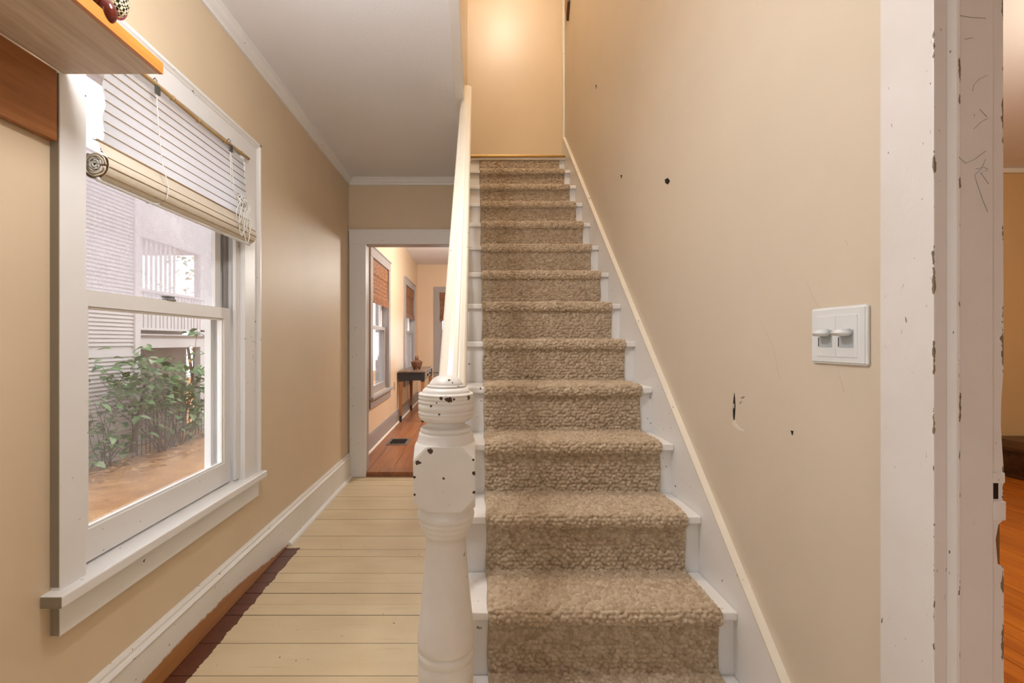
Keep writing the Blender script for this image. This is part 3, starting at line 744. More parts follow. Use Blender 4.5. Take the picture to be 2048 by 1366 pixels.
# ------------------------------------------------------------------ white reed blind on the hall window
def hall_blind():
    xb = -1.088; y0, y1 = 1.405, 2.266; zt = 2.036
    b = tag(empty('reed_blind', (xb, 1.84, zt)), 'white reed roll-up blind half raised in the hall window', 'blind')
    pts = [(xb+.024, y, zt+.004*math.sin(y*9)) for y in np.linspace(y0-.01, y1+.006, 14)]
    rod = tube('bamboo_rod', pts, .0075, BAMBOO, b, 10)
    for y in (1.47, 1.70, 1.86, 2.05, 2.2): tube('cane_node', [(xb+.024, y-.004, zt+.004*math.sin(y*9)), (xb+.024, y+.004, zt+.004*math.sin(y*9))], .0095, BAMBOO, rod, 10)
    zr = 1.692
    # hanging sheet, slightly bowed
    bm = bmesh.new(); n = 24
    Z = np.linspace(zt-.004, zr+.045, n)
    A = []; B = []
    for k, z in enumerate(Z):
        xx = xb+.010*math.sin(k/n*3.0)
        yl = y0-.006*math.sin(k*.9)
        A.append(bm.verts.new((xx, yl, z))); B.append(bm.verts.new((xx+.002, y1-.003, z)))
    for k in range(n-1): bm.faces.new((A[k], B[k], B[k+1], A[k+1]))
    from_bm('shade', bm, SHADE, b)
    z = zt-.028; k = 0
    while z > zr+.06:
        xx = xb+.010*math.sin((zt-.004-z)/(zt-zr-.049)*3.0)+.003
        tube('reed', [(xx, y0, z), (xx, y1, z)], .0016, DOWEL, b, 5); z -= .031
    # the rolled-up part: tan backing folded over the roll
    r = .034; cz = zr-.012; cx = xb+.020
    prof = [(cx-.012, zr+.062), (cx+.004, zr+.058)]
    for a in np.linspace(55, -235, 22):
        prof.append((cx+(r*1.12)*math.cos(math.radians(a)), cz+r*1.18*math.sin(math.radians(a))))
    bm = bmesh.new()
    L = [bm.verts.new((p[0], y0-.045, p[1])) for p in prof]; Rr = [bm.verts.new((p[0], y1+.012, p[1])) for p in prof]
    for k in range(len(prof)-1): bm.faces.new((L[k], Rr[k], Rr[k+1], L[k+1]))
    roll = from_bm('roll', bm, SHADE_BACK, b, True)
    for a in (68, 30, -8, -44):
        px_, pz_ = cx+r*1.14*math.cos(math.radians(a)), cz+r*1.2*math.sin(math.radians(a))
        tube('reed', [(px_, y0-.043, pz_), (px_, y1+.01, pz_)], .0016, DOWEL, roll, 5)
    tube('reed', [(cx+.004, y0-.043, zr+.058), (cx+.004, y1+.01, zr+.058)], .004, DOWEL, roll, 6)
    tube('bottom_slat', [(cx+.006, y0-.045, cz-r*1.2), (cx+.006, y1+.012, cz-r*1.2)], .007, WHITE, roll, 8)
    # spiral layers at the near end
    for rr in (.006, .012, .018, .024, .030):
        pts = [(cx+rr*math.cos(q), y0-.046+random.uniform(-.003, .003), cz+rr*math.sin(q)*1.05) for q in np.linspace(0, 6.1, 20)]
        tube('spiral_layer', pts, .0026, SHADE_BACK if rr > .02 else CORD, roll, 5)
    prism('roll_end', [(cx+.033*math.cos(q), cz+.034*math.sin(q)) for q in np.linspace(0, 2*math.pi, 20, endpoint=False)], 'y', y0-.038, y0-.034, DOWEL, roll)
    # clips and cords
    for yc in (1.607, 2.09):
        c = box('clip', xb+.030, xb+.036, yc-.012, yc+.012, zt-.034, zt-.004, STEEL, b, .002)
        tube('hook', [(xb+.024, yc, zt-.004), (xb+.030, yc+.002, zt+.012), (xb+.022, yc+.004, zt+.024), (xb+.014, yc+.002, zt+.016)], .002, STEEL, c, 6)
    tube('cord', [(xb+.03, 1.607, zt-.03), (xb+.034, 1.609, 1.9), (xb+.045, 1.612, 1.78), (xb+.066, 1.612, 1.70), (xb+.07, 1.60, 1.655), (xb+.05, 1.585, 1.633), (xb+.02, 1.57, 1.632)], .0017, CORD, b, 6)
    for dy in (-.006, .008):
        tube('cord', [(xb+.03, 2.09+dy*.3, zt-.03), (xb+.034, 2.09+dy, 1.95), (xb+.04, 2.085+dy*1.5, 1.86), (xb+.06, 2.10+dy, 1.80)], .0018, CORD, b, 6)
    pts = []
    for k in range(60):
        q = k*.9; pts.append((xb+.07+.012*math.cos(q*1.7), 2.11+.035*math.sin(q)*math.cos(k*.21), 1.795+.022*math.cos(q*1.3)))
    tube('cord_knot', pts, .0024, CORD, b, 6)
    for (ya, dz, wd) in ((2.075, .10, .012), (2.10, .15, .015), (2.13, .12, .010), (2.15, .175, .016), (2.165, .13, .01)):
        pts = [(xb+.075+.006*math.sin(q*2), ya-wd*math.sin(q)+.008*math.sin(3*q), 1.79-dz*(1-math.cos(q))/2) for q in np.linspace(0, 2*math.pi, 18)]
        tube('cord_loop', pts, .0018, CORD, b, 6)
hall_blind()

# ------------------------------------------------------------------ shelf over the window and its ornament
sh = tag(empty('wall_shelf', (-.95, .8, 1.884)), 'pine shelf with orange front edge high on left wall', 'shelf')
box('board', -1.08, -.832, .2, 1.270, 1.884, 1.912, PINE_UNDER, sh, .001)
box('front_edge', -.832, -.820, .2, 1.272, 1.884, 1.914, PINE_EDGE, sh, .001)
box('back_board', XL, -1.082, .2, 1.255, 1.70, 1.884, PINE_BRACKET, sh, .006)
def ornament():
    o = tag(empty('carved_figurine', (-.85, 1.06, 1.915)), 'red-brown glossy carved ornament overhanging the pine shelf edge', 'ornament')
    t = NT('patterned_lacquer'); p = t.pos()
    n = t.node('ShaderNodeTexChecker'); n.inputs['Scale'].default_value = 150; t.l(t.add(p, (.003, .002, .001)), n.inputs[0])
    n.inputs[1].default_value = (*lin((24, 20, 20)), 1); n.inputs[2].default_value = (*lin((222, 204, 168)), 1)
    PAT = t.base(n.outputs[0], .3, .5)
    t = NT('woven_orange_lacquer'); wv = t.node('ShaderNodeTexWave'); wv.inputs['Scale'].default_value = 90; wv.inputs['Distortion'].default_value = 1.5; t.l(t.pos(), wv.inputs['Vector'])
    ORG = t.base(t.ramp(wv.outputs['Fac'], [(.2, lin((92, 36, 16))), (.8, lin((196, 104, 40)))]), .35, .5)
    RED = mat_plain('red_lacquer', (92, 28, 17), .12, 0, .6, .2)
    def ell(name, c, r, mat, rot=0):
        bm = bmesh.new(); bmesh.ops.create_uvsphere(bm, u_segments=24, v_segments=16, radius=1)
        for v in bm.verts: v.co = Vector((v.co.x*r[0], v.co.y*r[1], v.co.z*r[2]))
        bmesh.ops.rotate(bm, verts=bm.verts, cent=(0, 0, 0), matrix=Matrix.Rotation(rot, 3, 'X'))
        bmesh.ops.translate(bm, verts=bm.verts, vec=c)
        return from_bm(name, bm, mat, o, True)
    ell('body', (-.865, 1.055, 2.005), (.050, .090, .085), ORG)
    ell('breast', (-.838, 1.120, 1.985), (.026, .038, .045), PAT, .5)
    ell('wing', (-.862, 1.150, 2.005), (.026, .030, .050), mat_plain('crimson_lacquer', (160, 44, 54), .3), .6)
    ell('foot', (-.826, 1.083, 1.923), (.020, .021, .026), RED, .4)
    ell('leg', (-.836, 1.072, 1.946), (.019, .024, .034), RED, .7)
    ell('base', (-.872, 1.055, 1.926), (.040, .07, .014), mat_plain('dark_lacquer', (32, 20, 20), .2))
ornament()

# ------------------------------------------------------------------ light switch
def switch():
    s = tag(empty('light_switch', (XR, 1.036, 1.195)), 'white double dimmer switch plate on the beige stair wall', 'light switch')
    y0, y1, z0, z1 = .958, 1.120, 1.132, 1.258
    ym, zm = (y0+y1)/2, (z0+z1)/2
    bm = bmesh.new(); a = []; b = []
    bm_box(bm, XR-.0085, XR, y0, y1, z0, z1)
    for v in bm.verts:
        if v.co.x < XR-.004: v.co.y = ym+(v.co.y-ym)*.965; v.co.z = zm+(v.co.z-zm)*.955
    bmesh.ops.bevel(bm, geom=list(bm.edges), offset=.003, segments=3, affect='EDGES')
    from_bm('plate', bm, SWITCH, s)
    for (p, q) in ((.981, 1.0385), (1.0405, 1.098)):
        key = box('insert', XR-.0098, XR-.006, p, q, z0+.0165, z1-.0195, SWITCH, s, .0012)
        c = (p+q)/2
        box('slot', XR-.0101, XR-.0094, c-.020, c+.020, zm-.026, zm+.012, SWITCH_SLOT, key)
        bm = bmesh.new(); bmesh.ops.create_cube(bm, size=1, matrix=Matrix.Translation((XR-.021, c, zm+.006)) @ Matrix.Diagonal((.026, .036, .016, 1)))
        for v in bm.verts:
            if v.co.x < XR-.021: v.co.z = zm+.006+(v.co.z-zm-.006)*.7-.001; v.co.y = c+(v.co.y-c)*.85
        bmesh.ops.bevel(bm, geom=list(bm.edges), offset=.004, segments=3, affect='EDGES')
        from_bm('lever', bm, SWITCH, key, True)
        tube('slot_line', [(XR-.0103, c+.021, zm-.024), (XR-.0103, c+.021, zm-.004)], .0008, DARK, key, 4)
switch()

# small dark plaque high on the stair wall
pq = tag(empty('wall_plaque', (XR, 4.06, 3.95)), 'small dark plaque hanging high in the stairwell corner', 'plaque')
prism('board', [(3.98, 3.98), (4.04, 3.86), (4.11, 3.98), (4.11, 4.45), (3.98, 4.45)], 'x', XR-.020, XR, mat_plain('plaque_brown', (70, 46, 26), .4, 0, .4, .4, 60), pq)
prism('rim', [(3.985, 3.99), (4.04, 3.885), (4.10, 3.99), (4.10, 4.44), (3.985, 4.44)], 'x', XR-.024, XR-.020, mat_plain('plaque_gilt', (150, 108, 56), .4, .3, .5, .4, 80), pq)

# ------------------------------------------------------------------ back room windows and blinds
def grey_window(idx, opening, label, blabel, zb):
    y0, y1, z0, z1 = opening
    w = tag(empty('window_%d' % idx, (XL, (y0+y1)/2, z0)), label, 'window', kind='structure')
    XC = XL+.022
    box('casing', XL, XC, y0-.115, y0, z0-.02, z1, GREY_TRIM, w, .003); box('casing', XL, XC, y1, y1+.115, z0-.02, z1, GREY_TRIM, w, .003)
    box('head_casing', XL, XC+.002, y0-.115, y1+.115, z1, z1+.105, GREY_TRIM, w, .003)
    box('back_band', XL, XC+.012, y0-.122, y1+.122, z1+.10, z1+.118, GREY_TRIM, w, .003)
    box('stool', XL-.05, XC+.03, y0-.13, y1+.13, z0-.03, z0, GREY_TRIM, w, .005); box('apron', XL, XC, y0-.115, y1+.115, z0-.125, z0-.03, GREY_TRIM, w, .003)
    for yy in (y0, y1): box('jamb', XL-.15, XL, yy-.008, yy+.008, z0, z1, GREY_TRIM, w)
    box('head_jamb', XL-.15, XL, y0, y1, z1-.01, z1+.01, GREY_TRIM, w)
    zm = (z0+z1)/2+.02
    s1 = panel('lower_sash', 'x', XL-.06, XL-.025, y0+.01, y1-.01, z0+.005, zm, [(y0+.06, y1-.06, z0+.085, zm-.04)], GREY_TRIM, w)
    box('pane', XL-.044, XL-.041, y0+.05, y1-.05, z0+.08, zm-.035, GLASS, s1)
    s2 = panel('upper_sash', 'x', XL-.10, XL-.066, y0+.01, y1-.01, zm-.03, z1-.01, [(y0+.06, y1-.06, zm+.01, z1-.06)], WHITE, w)
    box('pane', XL-.084, XL-.081, y0+.05, y1-.05, zm, z1-.05, GLASS, s2)
    b = tag(empty('woven_blind', (XL+.01, (y0+y1)/2, z1)), blabel, 'blind', 'brown woven blinds')
    n = 40; bm = bmesh.new(); A = []; B = []; C_ = []
    for k in range(n+1):
        z = z1-.01-(z1-.01-zb)*k/n
        xx = XL-.006+.010*(k/n)+.004*math.sin(k*1.6)
        A.append(bm.verts.new((xx, y0+.012, z))); B.append(bm.verts.new((xx, y1-.012, z)))
    for k in range(n): bm.faces.new((A[k], B[k], B[k+1], A[k+1]))
    from_bm('shade', bm, WOVEN, b)
    for q in range(4):
        prism('fold', [(XL-.01, zb+.02+.022*q), (XL+.022-.003*q, zb-.004+.022*q), (XL+.026-.003*q, zb+.012+.022*q), (XL-.004, zb+.045+.022*q)], 'y', y0+.012, y1-.012, WOVEN, b)
    box('valance', XL-.012, XL+.006, y0+.01, y1-.01, z1-.16, z1-.008, WOVEN, b)
grey_window(2, WA, 'nearer grey trimmed window in the back room left wall', 'brown woven roman blind on nearer back room window', 1.60)
grey_window(3, WB, 'farther grey trimmed window beside the console table', 'brown woven roman blind on farther back room window', 1.56)
def far_window():
    x0, x1, z0, z1 = WC; Y = 9.29
    w = tag(empty('window_4', ((x0+x1)/2, Y, z0)), 'grey trimmed window in the far back room wall', 'window', kind='structure')
    box('casing', x0-.11, x0, Y-.022, Y, z0-.02, z1, GREY_TRIM, w, .003); box('casing', x1, x1+.11, Y-.022, Y, z0-.02, z1, GREY_TRIM, w, .003)
    box('head_casing', x0-.11, x1+.11, Y-.024, Y, z1, z1+.11, GREY_TRIM, w, .003)
    box('stool', x0-.12, x1+.12, Y-.05, Y+.05, z0-.03, z0, GREY_TRIM, w, .005); box('apron', x0-.11, x1+.11, Y-.022, Y, z0-.12, z0-.03, GREY_TRIM, w, .003)
    s1 = panel('sash', 'y', Y+.03, Y+.065, x0, x1, z0, z1, [(x0+.05, x1-.05, z0+.08, 1.36), (x0+.05, x1-.05, 1.40, z1-.05)], GREY_TRIM, w)
    box('pane', x0+.04, x1-.04, Y+.046, Y+.049, z0+.07, 1.37, GLASS, s1); box('pane', x0+.04, x1-.04, Y+.046, Y+.049, 1.39, z1-.04, GLASS, s1)
    b = tag(empty('woven_blind', ((x0+x1)/2, Y-.01, z1)), 'brown woven blind on the far wall window behind handrail', 'blind', 'brown woven blinds')
    box('valance', x0+.01, x1-.01, Y-.012, Y+.004, z1-.16, z1-.005, WOVEN, b)
    box('shade', x0+.015, x1-.015, Y+.004, Y+.010, 1.58, z1-.01, WOVEN, b)
    for q in range(4): prism('fold', [(Y+.01, 1.60+.022*q), (Y-.022+.003*q, 1.576+.022*q), (Y-.026+.003*q, 1.592+.022*q), (Y+.004, 1.625+.022*q)], 'x', x0+.015, x1-.015, WOVEN, b)
far_window()

# ------------------------------------------------------------------ console table, pot, register, outlets
def table():
    t = tag(empty('console_table', (-.9, 7.4, .04)), 'old console table with black end and worn wooden legs', 'table')
    x0, x1, y0, y1, zt = -1.075, -.72, 6.84, 8.02, .765
    box('table_top', x0-.005, x1+.015, y0-.02, y1+.05, zt-.022, zt, TABLE_TOP, t, .004)
    box('end_apron', x0+.02, x1-.01, y0, y0+.02, zt-.135, zt-.022, TABLE_BLACK, t, .002)
    box('end_apron', x0+.02, x1-.01, y1-.02, y1, zt-.135, zt-.022, TABLE_BLACK, t, .002)
    box('back_apron', x0+.01, x0+.03, y0, y1, zt-.135, zt-.022, TABLE_BLACK, t, .002)
    fa = box('front_apron', x1-.022, x1-.002, y0, y1, zt-.135, zt-.022, TABLE_TOP, t, .002)
    dr_ = box('drawer', x1-.01, x1+.004, y0+.16, y1-.16, zt-.12, zt-.036, mat_wood('pale_drawer_wood', (176, 160, 142), (126, 108, 92), (1, .12, 1), 18, .4), t, .003)
    for yy in (y0+.40, y1-.40): lathe('knob', [(.001, 0), (.012, .0), (.018, .008), (.018, .016), (.01, .022), (.001, .024)], 0, 0, BLACK_IRON, dr_, 16)
    ks = [c for c in dr_.children]
    for c, yy in zip(ks, (y0+.40, y1-.40)):
        c.rotation_euler = (0, math.pi/2, 0); c.location = Vector((x1+.014, yy, zt-.078)) - wpos(dr_)
    for (lx, ly, m) in ((x0+.02, y0+.02, 0), (x1-.02, y0+.02, 0), (x0+.02, y1-.02, 0), (x1-.02, y1-.02, 0)):
        bm = bmesh.new(); vv = []
        for (z, w) in ((.04, .013), (.17, .017), (.45, .022), (zt-.135, .026), (zt-.022, .026)):
            vv.append([bm.verts.new((lx+a*w, ly+b*w, z)) for a, b in ((-1, -1), (1, -1), (1, 1), (-1, 1))])
        for A, B in zip(vv, vv[1:]):
            for k in range(4): bm.faces.new((A[k], A[(k+1) % 4], B[(k+1) % 4], B[k]))
        bm.faces.new(vv[0]); bm.faces.new(vv[-1])
        leg = from_bm('leg', bm, TABLE_WOOD, t)
        box('leg_head', lx-.0275, lx+.0275, ly-.0275, ly+.0275, zt-.15, zt-.022, TABLE_BLACK, leg, .002)
        box('leg_tip', lx-.0175, lx+.0175, ly-.0175, ly+.0175, .04, .13, TABLE_BLACK, leg, .003)
table()
def pot():
    cx, cy, z = -.87, 7.22, .765
    p = tag(empty('clay_pot', (cx, cy, z)), 'brown lidded clay pot on the console table', 'pot')
    lathe('body', smooth_prof([(.040, z+.022), (.060, z+.026), (.074, z+.055), (.084, z+.090), (.089, z+.116)], 5)+[(.082, z+.122)], cx, cy, CLAY, p, 28)
    lid = lathe('lid', smooth_prof([(.084, z+.120), (.066, z+.130), (.040, z+.142), (.026, z+.150)], 4)+[(.001, z+.159)], cx, cy, CLAY, p, 28)
    lathe('lid_knob', smooth_prof([(.026, z+.148), (.030, z+.160), (.026, z+.174), (.018, z+.18)], 4)+[(.001, z+.182)], cx, cy, CLAY, lid, 20)
    for dx in (-.016, .016): lathe('lid_ear', smooth_prof([(.009, z+.178), (.008, z+.195), (.003, z+.205)], 3)+[(.0005, z+.207)], cx+dx, cy, CLAY, lid, 12)
    for k in range(3):
        a = .6+k*2.09
        lathe('foot', [(.010, z), (.014, z+.008), (.018, z+.03), (.012, z+.04)], cx+.045*math.cos(a), cy+.045*math.sin(a), CLAY, p, 12)
pot()
def register():
    g = tag(empty('floor_register', (-.87, 5.5, .04)), 'dark metal floor register set into brown planks', 'vent')
    x0, x1, y0, y1 = -.985, -.755, 5.33, 5.68
    panel('frame', 'z', .0405, .0455, x0, x1, y0, y1, [(x0+.028, x1-.028, y0+.045, y1-.045)], mat_plain('register_grey', (112, 104, 98), .5, .3), g)
    box('well', x0+.028, x1-.028, y0+.045, y1-.045, .040, .0415, DARK, g)
    for k in range(9):
        yy = y0+.06+k*.029; box('slat', x0+.028, x1-.028, yy-.0035, yy+.0035, .0415, .0445, BLACK_IRON, g)
    for k in range(4):
        xx = x0+.063+k*.035; box('crossbar', xx-.003, xx+.003, y0+.045, y1-.045, .0416, .0442, BLACK_IRON, g)
register()
def outlet(label, yc, zc, h, w, base_x, mat):
    o = tag(empty('wall_outlet', (base_x, yc, zc)), label, 'outlet')
    box('plate', base_x, base_x+.006, yc-w/2, yc+w/2, zc-h/2, zc+h/2, mat, o, .002)
    for dz in (-.022, .022): box('socket', base_x+.004, base_x+.0075, yc-w*.28, yc+w*.28, zc+dz*h/.115-.014*h/.115, zc+dz*h/.115+.014*h/.115, GREY_OLD, o, .002)
outlet('beige outlet plate on wall right of nearer grey window', 6.62, .57, .115, .075, XL, mat_plain('outlet_beige', (188, 166, 136), .4))
outlet('small outlet set into the grey baseboard by table', 6.66, .125, .105, .07, XL+.02, GREY_TRIM)

# ------------------------------------------------------------------ chest in the right room
ch = tag(empty('wooden_chest', (5.0, 4.2, 0)), 'dark brown wooden chest against ochre wall in right room', 'chest')
box('body', 4.66, 5.55, 4.08, 4.44, .03, .235, CHEST, ch, .004)
prism('lid', [(4.635, .235), (4.635, .262), (4.72, .312), (5.50, .312), (5.58, .262), (5.58, .235)], 'y', 4.06, 4.46, CHEST, ch)
box('plinth', 4.65, 5.56, 4.07, 4.45, 0, .03, CHEST, ch, .003)
box('latch', 5.07, 5.13, 4.052, 4.062, .19, .26, BRASS, ch, .002)

# ------------------------------------------------------------------ outdoors
XN = -5.5; GZ = -.62
def ground():
    bm = bmesh.new(); nx, ny = 40, 60
    V = [[None]*(ny+1) for _ in range(nx+1)]
    for i in range(nx+1):
        for j in range(ny+1):
            x = -14+ (XL-.16+14)*i/nx; yy = -6+36*j/ny
            V[i][j] = bm.verts.new((x, yy, GZ+.03*math.sin(x*2.1+yy*1.3)+.02*math.sin(yy*3.7)))
    for i in range(nx):
        for j in range(ny): bm.faces.new((V[i][j], V[i+1][j], V[i+1][j+1], V[i][j+1]))
    return tag(from_bm('ground', bm, MULCH, None, True), 'brown mulch ground outside the hall window', 'ground', kind='structure')
ground()
def house():
    h = tag(empty('neighbour_house', (XN, 5, GZ)), 'pale lilac clapboard house wall seen through the window', 'house')
    y0, y1 = 1.0, 7.78; ex = .0605
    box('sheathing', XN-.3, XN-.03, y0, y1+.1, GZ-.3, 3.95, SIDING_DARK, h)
    z = GZ+.06; k = 0
    base = None
    while z < 3.9:
        e = .17 if 1.0 < z+.05 and z < 1.02 else ex
        pts = [(XN-.032, z-.012), (XN+.012, z-.012), (XN+.014, z-.002), (XN-.016, z+e), (XN-.032, z+e)]
        prism('clapboard', pts, 'y', y0, y1, SIDING, h); z += e
    box('corner_board', XN-.02, XN+.036, y1, y1+.125, GZ-.1, 3.95, SIDING_TRIM, h, .003)
    box('skirt', XN-.03, XN+.01, y0, y1, GZ-.2, GZ+.05, SIDING_TRIM, h)
house()
def porch():
    p = tag(empty('porch', (XN-.05, 9, GZ)), 'neighbouring raised porch with slatted railing and post', 'porch')
    xa, xb_ = XN-1.6, XN-.06; y0, y1 = 7.91, 9.95
    box('deck', xa, xb_, y0, y1, 1.27, 1.31, SIDING_TRIM, p)
    box('beam', xb_-.05, xb_, y0, y1, 1.07, 1.27, SIDING, p, .003)
    box('beam_cap', xb_-.02, xb_+.02, y0, y1, 1.25, 1.29, SIDING_DARK, p)
    box('bottom_rail', xb_-.05, xb_, y0, y1, 1.375, 1.415, SIDING_TRIM, p, .003); box('top_rail', xb_-.06, xb_+.02, y0, y1, 2.02, 2.07, SIDING_TRIM, p, .003)
    k = 0; y = y0+.03
    while y < y1-.1:
        w = .085 if k % 3 else .06
        box('baluster', xb_-.035, xb_-.012, y, y+w, 1.415, 2.02, SIDING_TRIM, p); y += w+.028; k += 1
    box('post', xb_-.13, xb_, y1-.16, y1, GZ, 1.07, SIDING_TRIM, p, .004); box('post', xb_-.13, xb_, y1-.16, y1, 2.07, 2.95, SIDING_TRIM, p, .004); box('post', xb_-.13, xb_, y1-.16, y1, 1.31, 2.02, SIDING_TRIM, p, .004)
    box('roof_beam', xb_-.15, xb_, y0, y1+.1, 2.93, 3.95, SIDING, p, .003)
    box('porch_ceiling', xa, xb_-.15, y0, y1+.1, 2.97, 3.05, SIDING_TRIM, p)
    for k in range(9):
        yy = y0+.04+k*.128; box('shutter_slat', xb_-.045, xb_-.037, yy, yy+.062, 2.07, 2.93, SIDING, p)
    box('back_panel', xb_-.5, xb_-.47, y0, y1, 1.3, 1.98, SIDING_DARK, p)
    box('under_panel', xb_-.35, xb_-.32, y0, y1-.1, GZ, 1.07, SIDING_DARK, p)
    box('post', xa, xa+.1, y1-.14, y1, GZ, 2.97, SIDING_TRIM, p, .004)
porch()
def fence():
    f = tag(empty('iron_fence', (-5.36, 8.7, GZ)), 'low black iron picket fence behind the leafy shrub', 'fence')
    for z in (-.02, GZ+.14): box('fence_rail', -5.372, -5.358, 7.55, 9.9, z-.008, z+.008, BLACK_IRON, f)
    for k in range(24):
        yy = 7.58+k*.1; tube('picket', [(-5.365, yy, GZ-.02), (-5.365, yy, .03), (-5.365, yy, .06)], .008, BLACK_IRON, f, 6)
fence()
def leaf_mesh(name, mat):
    bm = bmesh.new(); L = 1.0
    mid = [bm.verts.new((0, t, .10*math.sin(t*3.1)-.12*t*t)) for t in (0, .3, .6, .85, 1)]
    wl_ = [.0, .25, .27, .15]
    a = [bm.verts.new((-w, t, .06+.10*math.sin(t*3.1)-.12*t*t)) for t, w in ((.3, .25), (.6, .27), (.85, .14))]
    b = [bm.verts.new((w, t, .06+.10*math.sin(t*3.1)-.12*t*t)) for t, w in ((.3, .25), (.6, .27), (.85, .14))]
    for s in (a, b):
        bm.faces.new((mid[0], s[0], mid[1])); bm.faces.new((mid[1], s[0], s[1], mid[2])); bm.faces.new((mid[2], s[1], s[2], mid[3])); bm.faces.new((mid[3], s[2], mid[4]))
    me = bpy.data.meshes.new(name); bm.to_mesh(me); bm.free(); me.materials.append(mat)
    return me
LEAF_ME = [leaf_mesh('leaf', m) for m in LEAVES]; YEL_ME = leaf_mesh('leaf', YELLOW_LEAF)
def place_leaf(parent, p, me_list, s, droop=.3):
    o = bpy.data.objects.new('leaf', random.choice(me_list))
    az = random.uniform(0, 2*math.pi)
    o.rotation_euler = (random.uniform(-.5, .2)-droop*.3, random.uniform(-.5, .5), az); o.scale = (s, s, s)
    o.location = Vector(p)-wpos(parent); link(o, parent)
def at(px, py, x):
    d = x*967/(px-950); return Vector((x, d, EYE-(py-683)*d/967))
def shrub(name, label, base, tips, nleaf, size, r0, leaf_from=.35):
    s = tag(empty(name, base[0]), label, 'shrub')
    paths = []
    for k, (px, py, x) in enumerate(tips):
        b = Vector(random.choice(base)); e = at(px, py, x)
        mid = b.lerp(e, .5)+Vector((random.uniform(-.1, .1), random.uniform(-.12, .12), random.uniform(.0, .16)))
        pts = [b*(1-t)**2+mid*2*t*(1-t)+e*t*t for t in np.linspace(0, 1, 9)]
        tube('stem', pts, r0*random.uniform(.7, 1.2), BARK, s, 5, r0*.25); paths.append(pts)
    for k in range(nleaf):
        pts = paths[k % len(paths)]; t = random.uniform(leaf_from, 1)*8; i = min(int(t), 7)
        q = pts[i].lerp(pts[i+1], t-i)+Vector((random.uniform(-.08, .10), random.gauss(0, .13), random.gauss(0, .05)))
        q.x = max(q.x, XN+.16); q.z = max(q.z, GZ+.03)
        place_leaf(s, q, LEAF_ME, size*random.uniform(.7, 1.25))
    return s, paths
tips = []
for (px, py) in ((395, 650), (380, 690), (300, 690), (285, 700), (345, 715), (320, 735), (365, 730), (400, 745), (410, 790), (290, 745), (255, 715), (235, 745), (205, 735), (340, 760), (385, 775), (305, 765), (270, 770), (240, 770), (405, 820), (375, 800), (200, 760), (330, 790), (415, 850), (300, 850), (395, 880), (270, 840), (225, 800), (350, 780), (190, 790), (310, 720)):
    tips.append((px, py, random.uniform(-5.25, -4.95)))
g0 = lambda px, x: (x, x*967/(px-950), GZ-.02)
sm, _ = shrub('leafy_shrub', 'large leafy green shrub with many dark stems outside window', [g0(330, -5.15), g0(345, -5.2), g0(352, -5.1), g0(318, -5.2), g0(362, -5.15)], tips, 290, .165, .011, .5)
bm = bmesh.new()
for k in range(360):
    u = random.random()
    c = at(random.gauss(318, 60), random.gauss(770, 27), random.uniform(-5.3, -4.9)) if u < .8 else at(random.gauss(390, 18), random.gauss(850, 30), random.uniform(-5.3, -5.0))
    if c.z < GZ+.1: continue
    R_ = Matrix.Rotation(random.uniform(0, 6.28), 3, 'Z') @ Matrix.Rotation(random.uniform(-.7, .3), 3, 'X') @ Matrix.Rotation(random.uniform(-.5, .5), 3, 'Y'); sz = .17*random.uniform(.7, 1.25)
    vv = [bm.verts.new(c+R_ @ Vector(q)*sz) for q in ((0, 0, 0), (-.25, .3, .1), (-.26, .65, .08), (0, 1, -.1), (.26, .65, .08), (.25, .3, .1), (0, .5, .02))]
    for a, b in ((0, 1), (1, 2), (2, 3), (3, 4), (4, 5), (5, 0)): bm.faces.new((vv[6], vv[a], vv[b]))
tag(from_bm('foliage', bm, LEAVES[1], sm), kind='stuff')
tube('trunk', [at(265, 905, -5.1), at(270, 870, -5.1), at(276, 845, -5.08), at(281, 815, -5.1), at(290, 770, -5.1)], .045, BARK, sm, 8, .022)
tips = [(px, py, random.uniform(-5.3, -5.1)) for (px, py) in ((185, 800), (200, 815), (215, 805), (235, 800), (180, 850), (255, 870), (245, 890), (190, 890), (225, 860), (262, 880), (180, 820))]
shrub('leafy_shrub', 'thin low shrub with bare stems against the clapboards', [g0(212, -5.3), g0(222, -5.25), g0(200, -5.3)], tips, 110, .15, .008, .3)
yt = tag(empty('autumn_tree', at(416, 800, -9) ), 'sliver of yellow autumn foliage beside the porch post', 'tree')
for k in range(5):
    tube('branch', [(-9.5, 16.4, GZ), (-9.4+random.uniform(-.2, .2), 16.2+random.uniform(-.5, .5), 1.0), (-9.2+random.uniform(-.4, .4), 16.0+random.uniform(-1, 1), 3.2)], .05, BARK, yt, 6, .012)
for k in range(240):
    place_leaf(yt, (random.gauss(-9.3, .45), random.gauss(16.4, .9), random.uniform(-.1, 4.0)), [YEL_ME, YEL_ME, LEAF_ME[2]], .22)
lit = tag(empty('fallen_leaves', at(205, 945, -5.0)), 'fallen tan leaves under the thin shrub', 'leaves', kind='stuff')
bm = bmesh.new()
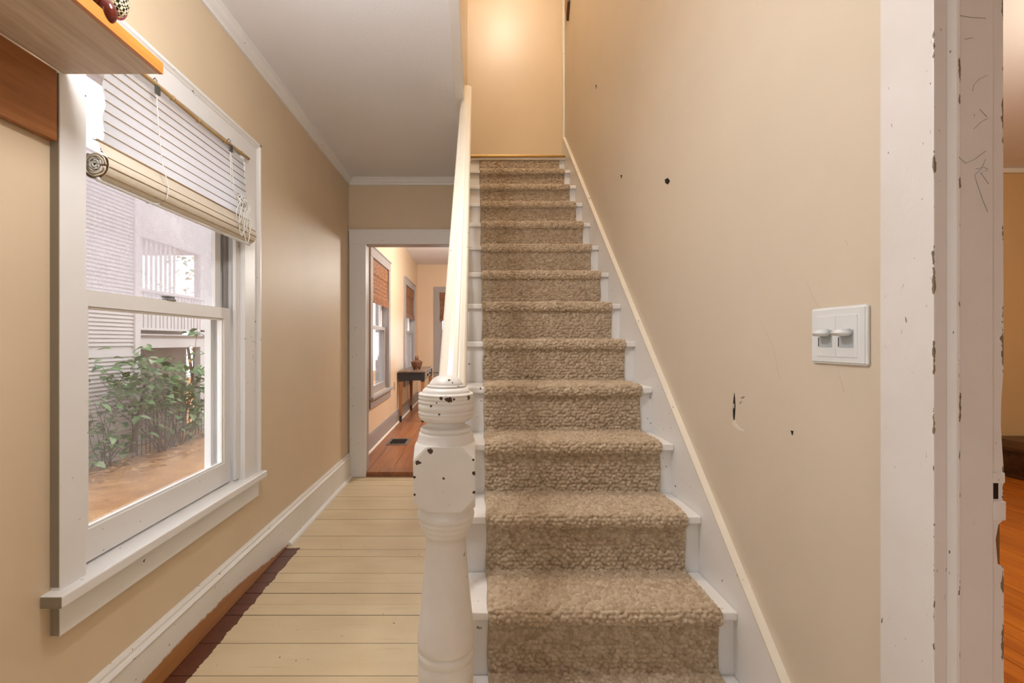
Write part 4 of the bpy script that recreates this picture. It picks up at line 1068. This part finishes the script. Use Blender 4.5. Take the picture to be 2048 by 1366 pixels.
for k in range(260):
    c = Vector((random.uniform(-5.4, -4.5), random.uniform(6.0, 9.3), GZ+random.uniform(.02, .06))); a = random.uniform(0, 6.28); s = random.uniform(.03, .06)
    e1 = Vector((math.cos(a), math.sin(a), random.uniform(-.4, .4)))*s; e2 = Vector((-math.sin(a), math.cos(a), random.uniform(-.4, .4)))*s*.5
    q = [bm.verts.new(c+v) for v in (-e1, e2, e1, -e2)]; bm.faces.new(q)
COL.objects.unlink(lit); bpy.data.objects.remove(lit)
tag(from_bm('fallen_leaves', bm, mat_plain('dry_leaf', (176, 132, 88), .8, 0, .2, .3)), 'fallen tan leaves scattered under the shrubs', 'leaves', kind='stuff')

# ------------------------------------------------------------------ lamps
def lamp(name, label, loc, power, color, radius, glow, drop=0):
    o = tag(empty(name, loc), label, 'lamp')
    x, y, z = loc
    lathe('rose', [(.07, z-.02), (.075, z-.01), (.07, z)], x, y, BRASS, o, 24)
    if drop: tube('stem', [(x, y, z-.01), (x, y, z-drop/2), (x, y, z-drop-.02)], .008, BRASS, o, 8)
    zg = z-drop
    lathe('globe', smooth_prof([(.002, zg-.11), (.06, zg-.10), (.105, zg-.065), (.11, zg-.035), (.07, zg-.02)], 4), x, y, mat_glow('lamp_glass_'+name, color, glow), o, 24)
    l = bpy.data.lights.new(name, 'POINT'); l.energy = power; l.color = color; l.shadow_soft_size = radius
    lo = bpy.data.objects.new(name+'_light', l); lo.location = Vector((x, y, zg-.13-radius))-wpos(o); link(lo, o)
lamp('hall_fill_lamp', 'unseen pendant lamp added to light the near hall', (-.36, 1.12, ZC), 29, (.97, .975, 1), .10, 3, .16)  # added pendant just out of view, supplies the overhead light in the hall
lamp('stairwell_lamp', 'round glass ceiling lamp above the stairwell', (.34, 2.42, 5.2), 60, (1, .88, .73), .08, 5)
lamp('back_room_fill_lamp', 'unseen pendant lamp added to light the back room', (.3, 6.2, 2.66), 110, (1, .95, .88), .14, 3, .3)  # added out of view to brighten the room beyond the doorway
lamp('right_room_fill_lamp', 'unseen pendant lamp added to light the right room', (3.2, 1.6, 2.79), 90, (1, .87, .68), .14, 3, .3)  # warm lamp added out of view to brighten this room
